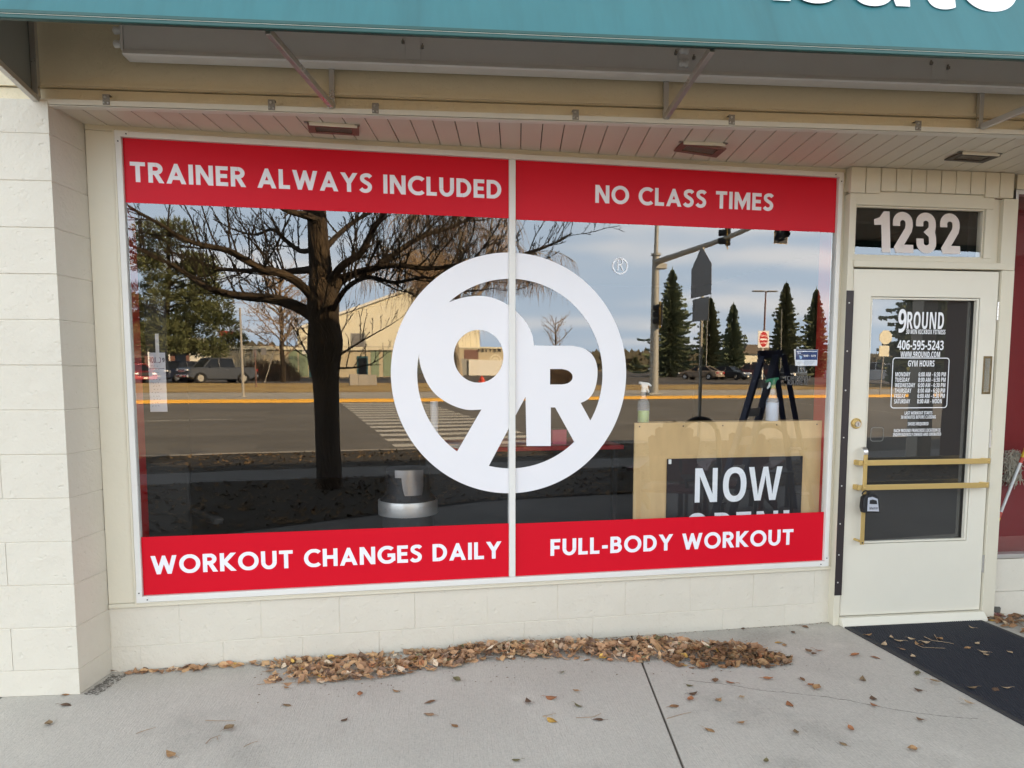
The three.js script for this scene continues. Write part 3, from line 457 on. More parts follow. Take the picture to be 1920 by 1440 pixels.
  const up = mesh('upright_bar', [bx(0.081, 0.106, 0.508, 1.05, 0.0525, 0.0595, 0.002)], M.brass, d);
  const curve = ext([[0, 0], [0.007, 0], ...Array.from({ length: 9 }, (_, i) => { const q = i / 8 * 1.45; return [-0.025 + 0.032 * Math.cos(q), 0.012 + 0.032 * Math.sin(q)]; }), ...Array.from({ length: 9 }, (_, i) => { const q = (8 - i) / 8 * 1.45; return [-0.025 + 0.025 * Math.cos(q), 0.012 + 0.025 * Math.sin(q)]; })], 0.025, 0.001).rotateY(-PI / 2).translate(0.106, 1.0505, 0.0525);
  mesh('curved_end', curve, M.steel, up); mesh('standoff', [cyl(0.008, 0.008, 0.052, 12).rotateX(PI / 2).translate(0.078, 0.53, 0.027)], M.brass, up); mesh('rivet', [cyl(0.0045, 0.0045, 0.003, 10).rotateX(PI / 2).translate(0.0935, 0.52, 0.0605)], M.dark, up);
  const lk = mesh('lock_cylinder', [cyl(0.031, 0.033, 0.012, 28).rotateX(PI / 2).translate(0.056, 1.233, 0.006), new THREE.TorusGeometry(0.026, 0.004, 8, 28).translate(0.056, 1.233, 0.0125)], M.brass, d);
  mesh('key_slot', [cyl(0.017, 0.019, 0.008, 20).rotateX(PI / 2).translate(0.06, 1.229, 0.0165)], M.steel, lk); mesh('key_hole', bx(0.0585, 0.0615, 1.219, 1.239, 0.0206, 0.0212), M.dark, lk);
  // old brass push plate set in a frame
  const pl = mesh('push_plate', ext([[0.872, 1.405], [0.93, 1.405], [0.93, 1.635], [0.872, 1.635]], 0.004, 0.002, [[[0.882, 1.418], [0.92, 1.418], [0.92, 1.622], [0.882, 1.622]]]).translate(0, 0, 0.001), std({ color: lin(0.34, 0.26, 0.14), metalness: 0.6, roughness: 0.5, map: rep(barkTone, 3) }), d);
  mesh('recess_plate', bx(0.88, 0.922, 1.416, 1.624, 0.0005, 0.0025), std({ color: lin(0.62, 0.46, 0.16), metalness: 0.55, roughness: 0.4, map: rep(metalTone, 3) }), pl);
  for (const y of [1.905, 1.13, 0.35]) { const hg = mesh('hinge', [0, 1, 2, 3, 4].map((i) => cyl(0.0068, 0.0068, 0.0205, 12).translate(0.9475, y - 0.044 + i * 0.022, 0.0065)), M.steel, d); mesh('hinge_leaf', [bx(0.932, 0.944, y - 0.053, y + 0.053, 0.0003, 0.0022)], M.galv, hg); }
  // dark latch guard screwed to the frame
  const lg = thing('latch_guard', 'dark brown steel strip with screws along the left of the door', 'latch guard', [DX, 0, DZ], DT);
  mesh('strip', [bx(-0.047, -0.0045, 0.19, 2.012, 0.0155, 0.019, 0.001), bx(-0.0042, -0.001, 0.19, 2.012, -0.0, 0.019)], M.latch, lg);
  for (const y of [1.94, 1.66, 1.43, 1.15, 0.86, 0.63, 0.44, 0.27]) mesh('screw', new THREE.SphereGeometry(0.0052, 10, 6).scale(1, 1, 0.5).translate(-0.029, y, 0.0192), M.steel, lg);
  // key box hanging on the upright bar
  const kb = thing('key_lock_box', 'small black and grey key lock box hanging on the brass bar', 'lock box', fwD(0.116, 0.71, 0.07), DT);
  const bs = [[-0.046, 0], [0.05, -0.002], [0.056, 0.012], [0.046, 0.085], [0.034, 0.1], [0.0, 0.108], [-0.034, 0.104], [-0.05, 0.09], [-0.054, 0.03]];
  mesh('case', ext(bs, 0.034, 0.006).translate(0, 0, -0.006), M.black, kb);
  mesh('face_plate', ext([[-0.03, 0.01], [0.044, 0.007], [0.04, 0.03], [0.032, 0.082], [0.0, 0.095], [-0.029, 0.09]], 0.003, 0.001).translate(0, 0, 0.0345), std({ color: lin(0.52, 0.54, 0.6), roughness: 0.4, metalness: 0.3 }), kb);
  mesh('shutter_window', ext([[-0.02, 0.054], [0.028, 0.051], [0.024, 0.073], [0.0, 0.08], [-0.019, 0.076]], 0.002).translate(0, 0, 0.0385), M.black, kb);
  mesh('maker_print', textGeo('Master', -0.018, 0.036, 0.0205, 0.011).translate(0, 0, 0.0388), M.black, kb);
  mesh('shackle', new THREE.TorusGeometry(0.022, 0.0045, 8, 20, PI).rotateZ(0).translate(-0.026, 0.106, 0.008), M.black, kb);
}
function fwD(u, y, n) { const p = dw(u, y, n); return [p.x, p.y, p.z]; }

// ------------------------------------------------------------ awning and its frame
{
  const a = thing('awning', 'faded teal canvas awning with white slanted lettering on a metal frame', 'awning', [FX, 0, FZ], FT);
  const nB = 0.64, yB = 2.806, nT = 0.06, yT = 3.85, uL = -0.29, uR = 7.5, W = (u, y, n) => V(u, y, n);
  // canvas: slightly slack between the ribs
  const cols = 140, rows = 14, g = new THREE.PlaneGeometry(1, 1, cols, rows), p = g.attributes.position, uv = g.attributes.uv;
  for (let i = 0; i < p.count; i++) { const u = lerp(uL, uR, p.getX(i) + 0.5), t = p.getY(i) + 0.5, sag = 0.012 * Math.sin(PI * t) * (0.6 + 0.4 * Math.cos(u * 4)) + 0.0025 * simplex.noise(u * 3, t * 2); p.setXYZ(i, u, lerp(yB + 0.012, yT, t), lerp(nB + 0.006, nT, t) - sag); uv.setXY(i, u, t * 1.2); }
  g.computeVertexNormals(); mesh('canopy', g, M.teal, a);
  mesh('added_bounce_sheet', g.clone().translate(0, -0.004, -0.005), std({ color: lin(0.66, 0.62, 0.54), roughness: 0.8 }), a);   // pale sheet added under the canvas to bounce light onto wall and fittings
  mesh('hem', [bx(uL, uR, yB, yB + 0.016, nB - 0.008, nB + 0.010, 0.005), bx(uL, uR, yB + 0.0175, yB + 0.034, nB - 0.0085, nB + 0.008, 0.005)], M.tealDark, a);
  mesh('hem_cord', [bar(W(uL, yB + 0.0168, nB + 0.0085), W(uR, yB + 0.0168, nB + 0.0085), 0.0008, 6)], M.rail, a);
  const side = new Soup(); side.tri(W(uL, 2.735, 0.005), W(uL, yB + 0.02, nB), W(uL, yT, nT)); side.tri(W(uL, 2.735, 0.005), W(uL, yT, nT), W(uL, yT, 0.005)); mesh('end_panel', side.geo(), M.canvasIn, a);
  mesh('front_bar', beam(W(uL, yB + 0.024, nB - 0.024), W(uR, yB + 0.024, nB - 0.024), 0.026, 0.026), M.tealDark, a);
  mesh('end_bar', [beam(W(uL + 0.014, 2.735, 0.02), W(uL + 0.014, yB + 0.016, nB - 0.03), 0.025, 0.025)], M.mill, a);
  mesh('end_post', [beam(W(uL + 0.016, 2.74, 0.028), W(uL + 0.016, yT - 0.05, 0.028), 0.025, 0.025)], M.mill, a);
  mesh('wall_bar', beam(W(uL, 2.7285, 0.0195), W(uR, 2.7285, 0.0195), 0.024, 0.024), M.rail, a);
  for (const [u, uf] of [[1.015, 0.86], [2.582, 2.60], [4.182, 4.42], [5.78, 6.05]]) {
    mesh('post', beam(W(u, 2.742, 0.024), W(u, 3.7, 0.024), 0.024, 0.022), M.mill, a);
    mesh('brace', beam(W(u, 2.744, 0.04), W(uf, yB + 0.014, nB - 0.04), 0.022, 0.028), M.mill, a);
  }
  for (const u of [0.023, 0.744, 1.211, 2.146, 2.907, 3.856, 4.45]) {
    const c = mesh('clip', [bx(u - 0.015, u + 0.015, 2.72, 2.764, 0.0325, 0.0345), bx(u - 0.0145, u + 0.0145, 2.764, 2.766, 0.002, 0.0345)], M.galv, a);
    mesh('bolt', [cyl(0.0055, 0.0055, 0.006, 6).rotateX(PI / 2).translate(u - 0.003, 2.752, 0.037), cyl(0.004, 0.004, 0.005, 6).rotateX(PI / 2).translate(u + 0.008, 2.727, 0.0365), cyl(0.004, 0.004, 0.005, 6).rotateX(PI / 2).translate(u - 0.009, 2.729, 0.0365)], M.steel, c);
  }
  // lettering on the slope: only its lower edge is in the picture
  const sl = Math.atan2(nB - nT, yT - yB), y0 = 3.062, n0 = lerp(nB, nT, (y0 - yB) / (yT - yB)) + 0.012;
  for (const [ch, ua, ub] of [['b', 2.885, 3.2], ['u', 3.225, 3.485], ['t', 3.525, 3.69], ['o', 3.715, 3.99], ['r', 4.02, 4.2]]) {
    const g = textGeo(ch, 0, ub - ua, 0, ch === 'b' || ch === 't' ? 0.36 : 0.365); g.applyMatrix4(new THREE.Matrix4().set(1, 0.22, 0, 0, 0, 1, 0, 0, 0, 0, 1, 0, 0, 0, 0, 1)); g.rotateX(-sl).translate(ua, y0, n0); mesh('awning_letter', g, M.letter, a);
  }
}
// fluorescent strip fittings under the awning, end to end
{
  const L = 1.258, make = () => {
    const o = thing('strip_light', 'white fluorescent strip fitting under the awning, leftmost of the row', 'strip light', [0, 0, 0], FT, 'strip lights under the awning');
    mesh('housing', [bx(0.004, L - 0.004, 2.935, 3.062, 0.03, 0.098, 0.004)], M.whiteMetal, o);
    mesh('lower_lip', uvm(ext([[-0.03, 2.9345], [-0.03, 2.909], [-0.104, 2.909], [-0.112, 2.914], [-0.102, 2.9345]], L - 0.003, 0.002).rotateY(PI / 2).translate(0.0015, 0, 0)), M.whiteMetal, o);
    mesh('joint_cover', [bx(L - 0.034, L + 0.034, 2.936, 3.061, 0.0985, 0.1015, 0.001)], M.whiteMetal, o);
    mesh('toggle', [bx(L - 0.05, L - 0.037, 3.002, 3.016, 0.0985, 0.112, 0.003), bx(L - 0.046, L - 0.041, 3.016, 3.024, 0.0985, 0.106), bx(L + 0.037, L + 0.05, 2.984, 2.998, 0.0985, 0.112, 0.003), bx(L + 0.041, L + 0.046, 2.998, 3.007, 0.0985, 0.106)], M.galv, o);
    return o;
  };
  const first = make(), put = (o, k) => { const p = fw(0.13 + k * L, 0, 0); o.position.set(p.x, 0, p.z); };
  put(first, 0);
  const knob = (y) => { const g = new THREE.LatheGeometry([[0.004, 0], [0.018, 0.002], [0.02, 0.014], [0.013, 0.02], [0.016, 0.028], [0.016, 0.04], [0.006, 0.046]].map((q) => new THREE.Vector2(...q)), 14); return g.rotateZ(PI / 2).translate(-0.002, y, 0.075); };
  mesh('lamp_holder', [knob(2.965), knob(3.022), bx(-0.01, 0.003, 2.935, 3.055, 0.045, 0.1, 0.003)], M.whiteMetal, first, 'rounded lamp holders at the open end');
  ['white fluorescent strip fitting under the awning, second from the left', 'white fluorescent strip fitting under the awning, third from the left', 'white fluorescent strip fitting under the awning, rightmost of the row'].forEach((l, i) => { const c = copyOf(first, l); c.remove(c.children.find((q) => q.name === 'lamp_holder')); put(c, i + 1); if (i === 1) mesh('lamp_holder', [knob(2.965), knob(3.022)], M.whiteMetal, c).position.set(0.02, 0, 0.03); });
}
// recessed lights in the soffit, frames hanging a little loose
for (const [x, z, turn, tilt, label] of [[1.005, 0.183, 0.0, 0.0, 'small recessed soffit light with brown frame above the left pane'], [2.875, 0.255, -0.06, 0.10, 'small recessed soffit light hanging loose above the right pane'], [4.415, 0.375, -0.03, 0.015, 'small recessed soffit light nearest the door']]) {
  const o = thing('soffit_light', label, 'recessed light', [x, 2.7145, z], turn, 'recessed lights in the soffit');
  mesh('rim', ext([[-0.12, -0.062], [0.12, -0.062], [0.12, 0.062], [-0.12, 0.062]], 0.006, 0.0015, [[[-0.085, -0.038], [0.085, -0.038], [0.085, 0.038], [-0.085, 0.038]]]).rotateX(PI / 2).rotateX(-tilt * 0.5).rotateZ(-tilt).translate(0, -0.006 - tilt * 0.11, 0), x > 4 ? M.gap : M.ventBrown, o);
  mesh('lens', uvm(bx(-0.084, 0.084, -0.004, 0, -0.037, 0.037).rotateX(-tilt * 0.5).rotateZ(-tilt).translate(0, -0.003 - tilt * 0.11, 0)), M.ventGlass, o);
  mesh('flange', [bx(-0.112, 0.112, -0.016, -0.0005, 0.0625, 0.066)], M.rail, o);
  mesh('clip', [bx(-0.135, -0.115, -0.004, -0.001, 0.05, 0.07), bx(0.1, 0.125, -0.004, -0.001, 0.05, 0.07)], M.galv, o);
}

// ------------------------------------------------------------ pavement at the door
const strip = (u0, u1, n0, n1, up, step = 0) => { // a sheet in the street's own axes, following the slope
  const ns = [n0]; for (const b of [10.2, 160]) if (b > n0 && b < n1) ns.push(b); if (step) for (let n = n0 + step; n < n1; n += step) ns.push(n); ns.push(n1); ns.sort((a, b) => a - b);
  const s = new Soup(); for (let i = 0; i < ns.length - 1; i++) s.quad(V(u0, gn(ns[i]) + up, ns[i]), V(u1, gn(ns[i]) + up, ns[i]), V(u1, gn(ns[i + 1]) + up, ns[i + 1]), V(u0, gn(ns[i + 1]) + up, ns[i + 1]));
  const g = s.geo(); return uvm(g);
};
function inF(name, geo, mat, kind = 'structure', data) { const m = mesh(name, geo, mat, scene); m.position.set(FX, 0, FZ); m.rotation.y = FT; m.userData = data || {}; if (kind) m.userData.kind = kind; return m; }
{
  const pv = inF('pavement', strip(-30, 35, -0.9, 4.52, -0.012), M.seam);
  // slabs with a gap where the joints run; the near joint and the one by the pillar are in view
  const P = (u, v) => { const q = hitFloor(u, v); return [uOf(q), nOf(q)]; };
  const j1 = P(1212, 1262), j2 = P(1282, 1440), dj = (j2[0] - j1[0]) / (j2[1] - j1[1]), uj = (n) => j1[0] + (n - j1[1]) * dj;
  const edges = [-30, -12, -6.1, -3.3, -0.585, null, 5.75, 8.9, 12, 20, 35];
  const at = (e, n) => e === null ? uj(n) : e;
  for (let k = 0; k < edges.length - 1; k++) for (const [n0, n1] of [[-0.9, 1.35], [1.362, 4.52]]) {
    const a = edges[k], b = edges[k + 1], w = 0.0052, pts = [[at(a, n0) + w, -n0], [at(a, n1) + w, -n1], [at(b, n1) - w, -n1], [at(b, n0) - w, -n0]];
    mesh('slab', uvm(ext(pts, 0.03, 0.004).rotateX(-PI / 2).translate(0, -0.034, 0)), n0 > 1 ? M.concPaintedShade : M.conc, pv);
  }
  // thin crack across the right slab
  const cr = [[1290, 1276], [1340, 1281], [1385, 1287], [1430, 1295], [1480, 1299], [1550, 1307], [1620, 1319], [1690, 1333], [1760, 1342], [1850, 1349]].map((q) => hitFloor(...q)), s = new Soup(), r = rng(3);
  const fine = []; for (let i = 0; i < cr.length - 1; i++) for (let t = 0; t < 6; t++) { const q = cr[i].clone().lerp(cr[i + 1], t / 6); q.z += (r() - 0.5) * 0.012; fine.push(V(uOf(q), 0.0006, nOf(q))); }
  for (let i = 0; i < fine.length - 1; i++) { const w = 0.0009 + 0.0016 * r(), a = fine[i], b = fine[i + 1]; s.quad(V(a.x, a.y, a.z - w), V(a.x, a.y, a.z + w), V(b.x, b.y, b.z + w), V(b.x, b.y, b.z - w)); }
  mesh('crack', s.geo(), M.seam, pv);
  const wp = new Soup(), wr = rng(15); for (let i = 0; i < 420; i++) { const t = wr(), c = hitFloor(lerp(158, 212, t) + 26 * Math.pow(wr(), 1.6), lerp(1301, 1264, t) + 4 * wr()), x = uOf(c), z = nOf(c), q = 0.002 + 0.006 * wr(), a = wr() * 6; wp.tri(V(x + q * Math.cos(a), 0.0007 + 0.0003 * wr(), z + q * Math.sin(a)), V(x + q * Math.cos(a + 2), 0.0008, z + q * Math.sin(a + 2)), V(x + q * Math.cos(a + 4), 0.0008, z + q * Math.sin(a + 4))); } mesh('worn_patch', wp.geo(), M.seam, pv).userData.kind = 'stuff';
}
function hitFloor(u, v, h = 0) { const d = ray(u, v); return C0.clone().addScaledVector(d, (h - CAM.y) / d.y); }

// door mat
{
  const c = [hitFloor(1582, 1177), hitFloor(1828, 1162), hitFloor(1888, 1373)], m = thing('door_mat', 'black ribbed door mat with rubber edge lying at the entrance', 'door mat', [c[0].x, 0.001, c[0].z], 0);
  const ex = c[1].clone().sub(c[0]).setY(0).normalize(), ez = c[2].clone().sub(c[0]).setY(0), D = 1.33, Wm = 0.915; const ezn = V(-ex.z, 0, ex.x);
  m.rotation.y = Math.atan2(-ex.z, ex.x);
  const ed = ext([[0, 0], [Wm, 0], [Wm, -D], [0, -D]], 0.006, 0.002, [[[0.024, -0.024], [0.024, -D + 0.024], [Wm - 0.024, -D + 0.024], [Wm - 0.024, -0.024]]]).rotateX(-PI / 2);
  mesh('rubber_edge', ed, M.rubber, m);
  mesh('carpet', uvm(bx(0.0245, Wm - 0.0245, 0, 0.0075, 0.0245, D - 0.0245)), M.mat, m);
  const nub = new THREE.ConeGeometry(0.0078, 0.005, 4, 1).rotateY(PI / 4), nx = 58, nz = 88, im = new THREE.InstancedMesh(nub, M.mat, nx * nz), o = new THREE.Object3D(), r = rng(12); im.name = 'ribbing'; im.userData.kind = 'stuff'; im.castShadow = im.receiveShadow = true;
  for (let i = 0; i < nx; i++) for (let j = 0; j < nz; j++) { o.position.set(0.034 + i * 0.0147 + (j % 2) * 0.007, 0.0088, 0.034 + j * 0.01435); o.scale.set(1, 0.8 + 0.4 * r(), 1); o.updateMatrix(); im.setMatrixAt(i * nz + j, o.matrix); } m.add(im);
}

// ------------------------------------------------------------ fallen leaves
const leafTone = [[0.29, 0.165, 0.085], [0.21, 0.115, 0.06], [0.36, 0.22, 0.11], [0.125, 0.075, 0.048], [0.47, 0.37, 0.26], [0.24, 0.17, 0.10], [0.30, 0.20, 0.13], [0.48, 0.30, 0.07], [0.15, 0.14, 0.07], [0.34, 0.15, 0.07]].map((c) => std({ color: lin(...c.map((x) => x * 1.6)), roughness: 0.75, map: rep(barkTone, 14) }));
const leafGeo = [];
{
  const r = rng(77);
  for (let v = 0; v < 10; v++) {
    const s = new Soup(), n = 6, L = 0.052, W = 0.0125 + 0.0085 * r(), fold = (r() - 0.3) * 0.9, curl = (r() - 0.35) * 2.2, tw = (r() - 0.5) * 1.2, rows = [];
    for (let i = 0; i <= n; i++) {
      const t = i / n, w = W * Math.pow(Math.sin(PI * Math.pow(t, 0.8)), 1.1) * (0.9 + 0.2 * r()), a = curl * (t - 0.5), x = L * Math.sin(a) / (curl || 1) , y = L * (1 - Math.cos(a)) / (curl || 1), q = tw * (t - 0.5);
      const e = (sg) => V(x, y + w * Math.sin(fold + sg * q) + 0.001 * (r() - 0.5), sg * w * Math.cos(fold));
      rows.push([e(-1), V(x, y, 0), e(1)]);
    }
    for (let i = 0; i < n; i++) for (let k = 0; k < 2; k++) s.quad(rows[i][k], rows[i + 1][k], rows[i + 1][k + 1], rows[i][k + 1]);
    const st = rows[0][1]; s.limb([st, V(st.x - 0.01, st.y + 0.001, 0.001), V(st.x - 0.019, st.y - 0.001, 0.003)], 0.0009, 0.0006, 4);
    leafGeo.push(s.geo());
  }
}
{
  const r = rng(21), tmp = new THREE.Object3D();
  const pick = () => { const q = r(); return q < 0.25 ? 0 : q < 0.48 ? 1 : q < 0.64 ? 2 : q < 0.76 ? 3 : q < 0.82 ? 4 : q < 0.88 ? 5 : q < 0.95 ? 6 : q < 0.965 ? 7 : q < 0.98 ? 8 : 9; };
  // mounds (centre x, z, half sizes, height) on the pavement, with a tail along the wall
  function pile(name, label, mounds, count, shown) {
    const o = thing(name, label, 'leaf pile', [mounds[0][0], 0, mounds[0][1]]), list = [];
    const H = (x, z) => { let h = 0; for (const [mx, mz, a, b, t] of mounds) { const q = ((x - mx) / a) ** 2 + ((z - mz) / b) ** 2; if (q < 1) h = Math.max(h, t * Math.pow(1 - q, 0.6)); } return h; };
    const area = mounds.map((m) => m[2] * m[3]), tot = area.reduce((a, b) => a + b);
    while (list.length < count) {
      let q = r() * tot, k = 0; while (q > area[k]) q -= area[k++];
      const m = mounds[k], t = r() * 2 * PI, ra = Math.sqrt(r()) * (r() < 0.08 ? 1.16 : 1), x = m[0] + m[2] * ra * Math.cos(t), z = m[1] + m[3] * ra * Math.sin(t); if (z < 0.02) continue;
      const h = H(x, z), y = 0.006 + h * (0.25 + 0.8 * r()), s = 0.6 + 0.7 * r(), loose = h > 0.012 ? 0.75 : 0.3;
      tmp.position.set(x, y, z); tmp.rotation.set((r() - 0.5) * 2 * loose + (h > 0 ? 0.3 : 0), r() * 2 * PI, (r() - 0.5) * 2 * loose, 'YXZ'); tmp.scale.setScalar(s); tmp.updateMatrix();
      list.push({ m: tmp.matrix.clone(), y, near: z + y * 3, g: Math.floor(r() * 10), t: pick() });
    }
    list.sort((a, b) => b.near - a.near + (b.y - a.y) * 0.5);
    const rest = leafTone.map(() => []), off = V(mounds[0][0], 0, mounds[0][1]);
    list.forEach((q, i) => {
      q.m.setPosition(V().setFromMatrixPosition(q.m).sub(off));
      if (i < shown) { const l = mesh('leaf', leafGeo[q.g], leafTone[q.t], o); q.m.decompose(l.position, l.quaternion, l.scale); }
      else rest[q.t].push(leafGeo[q.g].clone().applyMatrix4(q.m));
    });
    const c = new Float32Array(0), all = []; rest.forEach((gs, t) => { if (!gs.length) return; for (const g of gs) { const n = g.attributes.position.count, col = new Float32Array(n * 3); for (let i = 0; i < n; i++) leafTone[t].color.toArray(col, i * 3); g.setAttribute('color', new THREE.BufferAttribute(col, 3)); all.push(g); } });
    if (all.length) { const m = new THREE.Mesh(mergeGeometries(all), std({ vertexColors: true, roughness: 0.75 })); m.name = 'leaf'; m.castShadow = m.receiveShadow = true; m.userData.kind = 'stuff'; o.add(m); }
  }
  pile('leaf_pile', 'long drift of dry brown leaves heaped along the foot of the window wall', [[1.02, 0.235, 0.40, 0.12, 0.042], [0.72, 0.06, 0.16, 0.06, 0.018], [1.46, 0.20, 0.22, 0.095, 0.032], [1.82, 0.11, 0.34, 0.10, 0.045], [2.2, 0.15, 0.3, 0.11, 0.04], [2.62, 0.24, 0.34, 0.15, 0.05], [2.98, 0.39, 0.30, 0.165, 0.045], [3.2, 0.5, 0.15, 0.085, 0.02], [1.3, 0.05, 0.5, 0.035, 0.008], [0.25, 0.035, 0.4, 0.022, 0.004]], 2000, 300);
  pile('leaf_heap', 'small heap of orange brown leaves beside the broom right of the mat', [[5.0, 0.30, 0.12, 0.13, 0.03], [5.04, 0.14, 0.14, 0.05, 0.012], [5.12, 0.42, 0.14, 0.12, 0.03]], 120, 120);
  { const cs = new Soup(), cols = [0, 1, 3, 6]; for (let i = 0; i < 900; i++) { const a = r(), x = i < 500 ? 0.55 + 2.95 * a : -0.1 + 4 * a, z = i < 500 ? 0.05 + 0.5 * r() + 0.25 * Math.max(0, a - 0.5) : 0.012 + 0.02 * r() * r(), q = 0.002 + 0.007 * r() * r(), t = r() * 6, y = 0.003 + 0.004 * r(); cs.tri(V(x + q * Math.cos(t), y, z + q * Math.sin(t)), V(x + q * Math.cos(t + 2), y + 0.003 * r(), z + q * Math.sin(t + 2)), V(x + q * Math.cos(t + 4.1), y, z + q * Math.sin(t + 4.1))); }
    const cm = solo('leaf_crumbs', cs.geo(), std({ color: lin(0.16, 0.10, 0.06), roughness: 0.9 }), 'brown crumbs of broken leaf along the foot of the wall', 'leaf crumbs'); cm.userData.kind = 'stuff'; }
  // single leaves, where the photograph has them
  const put = (u, v, tone, gi, turn, s, label, group, h = 0.004) => {
    const p = hitFloor(u, v), o = solo('fallen_leaf', leafGeo[gi], leafTone[tone], label, 'leaf', group); o.position.set(p.x, h + 0.003, p.z); o.rotation.set((r() - 0.5) * 0.35, turn, (r() - 0.5) * 0.35, 'YXZ'); o.scale.setScalar(s); return o;
  };
  const hue = ['tan brown', 'dark brown', 'light tan', 'nearly black', 'pale beige', 'grey brown', 'dull brown', 'golden yellow', 'olive green', 'rusty orange'];
  const zone = (u, v) => u < 480 ? 'at the left near the block pillar' : u < 1000 ? (v < 1300 ? 'just in front of the leaf drift' : 'in the open middle of the slab') : u < 1240 ? 'just left of the slab joint' : u < 1420 ? (v < 1295 ? 'between leaf drift and slab joint' : 'right of the slab joint near the bottom') : v < 1240 ? 'near the foot of the door' : 'beside the edge of the black mat';
  const conc = (u, v, t) => `single ${hue[t]} leaf lying on the concrete ${zone(u, v)}`, onMat = (u, v, t) => `single ${hue[t]} leaf lying on the ${u < 1740 ? 'left' : 'right'} half of the black mat`, wall = (u, v, t) => `single ${hue[t]} leaf caught against the foot of the wall ${u < 330 ? 'by the pillar corner' : 'left of the drift'}`;
  for (const [u, v, t] of [[539, 1292, 2], [537, 1323, 5], [675, 1301, 9], [742, 1297, 2], [857, 1277, 8], [690, 1205, 3], [805, 1317, 1], [804, 1340, 6], [853, 1362, 0], [1035, 1353, 7], [1052, 1263, 8], [1034, 1310, 9], [1080, 1298, 2], [1085, 1325, 8], [1121, 1350, 3], [968, 1427, 8], [320, 1418, 2], [91, 1360, 5], [430, 1368, 5], [124, 1303, 0], [125, 1323, 3], [1294, 1287, 8], [1299, 1302, 3], [1294, 1314, 9], [1264, 1325, 0], [1346, 1314, 2], [1370, 1281, 9], [1341, 1277, 1], [1391, 1310, 4], [1331, 1370, 2], [1388, 1358, 2], [1492, 1376, 5], [1480, 1322, 9], [1520, 1287, 9], [1532, 1292, 2], [1504, 1275, 1], [1440, 1275, 9], [1460, 1206, 7], [1471, 1210, 2], [1515, 1223, 1], [1526, 1229, 3], [1534, 1222, 9], [1604, 1231, 9], [1642, 1234, 9], [1618, 1275, 5], [1638, 1312, 3], [1638, 1325, 9], [1722, 1297, 3], [1596, 1369, 9], [1580, 1396, 5], [1710, 1407, 2], [1436, 1430, 8], [1725, 1352, 1], [1486, 1186, 3], [1393, 1179, 3], [1281, 1183, 9], [1205, 1184, 1], [1228, 1194, 9], [1510, 1176, 1], [507, 1262, 6], [990, 1318, 3], [645, 1352, 3]])
    put(u, v, t, Math.floor(r() * 10), r() * 6.3, 0.75 + 0.45 * r(), conc(u, v, t), 'leaves scattered on the concrete');
  for (const [u, v, t] of [[1628, 1195, 2], [1657, 1212, 4], [1671, 1199, 4], [1693, 1223, 6], [1684, 1206, 4], [1709, 1201, 4], [1735, 1209, 4], [1721, 1211, 2], [1712, 1236, 4], [1763, 1202, 2], [1831, 1211, 4], [1813, 1218, 2], [1842, 1227, 4], [1849, 1233, 4], [1894, 1227, 4], [1720, 1265, 8], [1754, 1283, 5], [1821, 1295, 5], [1886, 1295, 4], [1817, 1323, 4], [1866, 1297, 3], [1822, 1180, 4], [1758, 1200, 0]])
    put(u, v, t, Math.floor(r() * 10), r() * 6.3, 0.8 + 0.4 * r(), onMat(u, v, t), 'leaves lying on the door mat', 0.011);
  for (const [u, v, t] of [[209, 1262, 0], [232, 1249, 8], [256, 1250, 8], [284, 1246, 2], [296, 1247, 1], [338, 1243, 1], [357, 1241, 5], [385, 1243, 1], [410, 1240, 9], [446, 1238, 3], [480, 1235, 3], [500, 1233, 5]]) { const o = put(u, v, t, Math.floor(r() * 10), r() * 6.3, 0.8 + 0.5 * r(), wall(u, v, t), 'leaves along the left foot of the wall', 0.01); o.rotation.x = 0.9 * r(); o.rotation.z = 0.8 * (r() - 0.3); }
  // twigs and stalks
  const tw = (pts, label, rad = 0.0016, h = 0.004) => { const s = new Soup(); for (const l of pts) s.limb(l.map((q) => hitFloor(...q).setY(h + 0.002 * r())), rad, rad * 0.6, 5); solo('twig', s.geo(), M.twigPale, label, 'twig', 'twigs on the ground'); };
  tw([[[385, 1353], [412, 1353.5], [442, 1353]]], 'straight thin dark twig on concrete at the left'); tw([[[256, 1377], [275, 1370], [292, 1366]]], 'short slanting twig on concrete at far left'); tw([[[386, 1396], [396, 1386], [413, 1381]], [[407, 1384], [409, 1390]]], 'small forked twig on concrete at the left'); tw([[[457, 1403], [470, 1396], [484, 1391]]], 'small twig right of the forked one');
  tw([[[1080, 1348], [1110, 1346.5], [1118, 1344], [1127, 1339]]], 'bent pale twig beside a round dark leaf'); tw([[[1250, 1349], [1270, 1343], [1284, 1340], [1296, 1337]]], 'pale twig lying across the pavement joint'); tw([[[482, 1286], [505, 1283], [540, 1281], [560, 1282]]], 'long reddish stalk left of the leaf drift'); tw([[[1733, 1198], [1748, 1205], [1765, 1207], [1788, 1211]], [[1752, 1194], [1758, 1205]]], 'forked pale twig on the black mat', 0.0024, 0.012); tw([[[1716, 1212], [1730, 1218], [1750, 1219], [1772, 1220]]], 'thin straight stalk on the black mat', 0.0018, 0.012); tw([[[1018, 1345], [1032, 1342], [1042, 1340]]], 'tiny twig behind a yellow leaf');
}
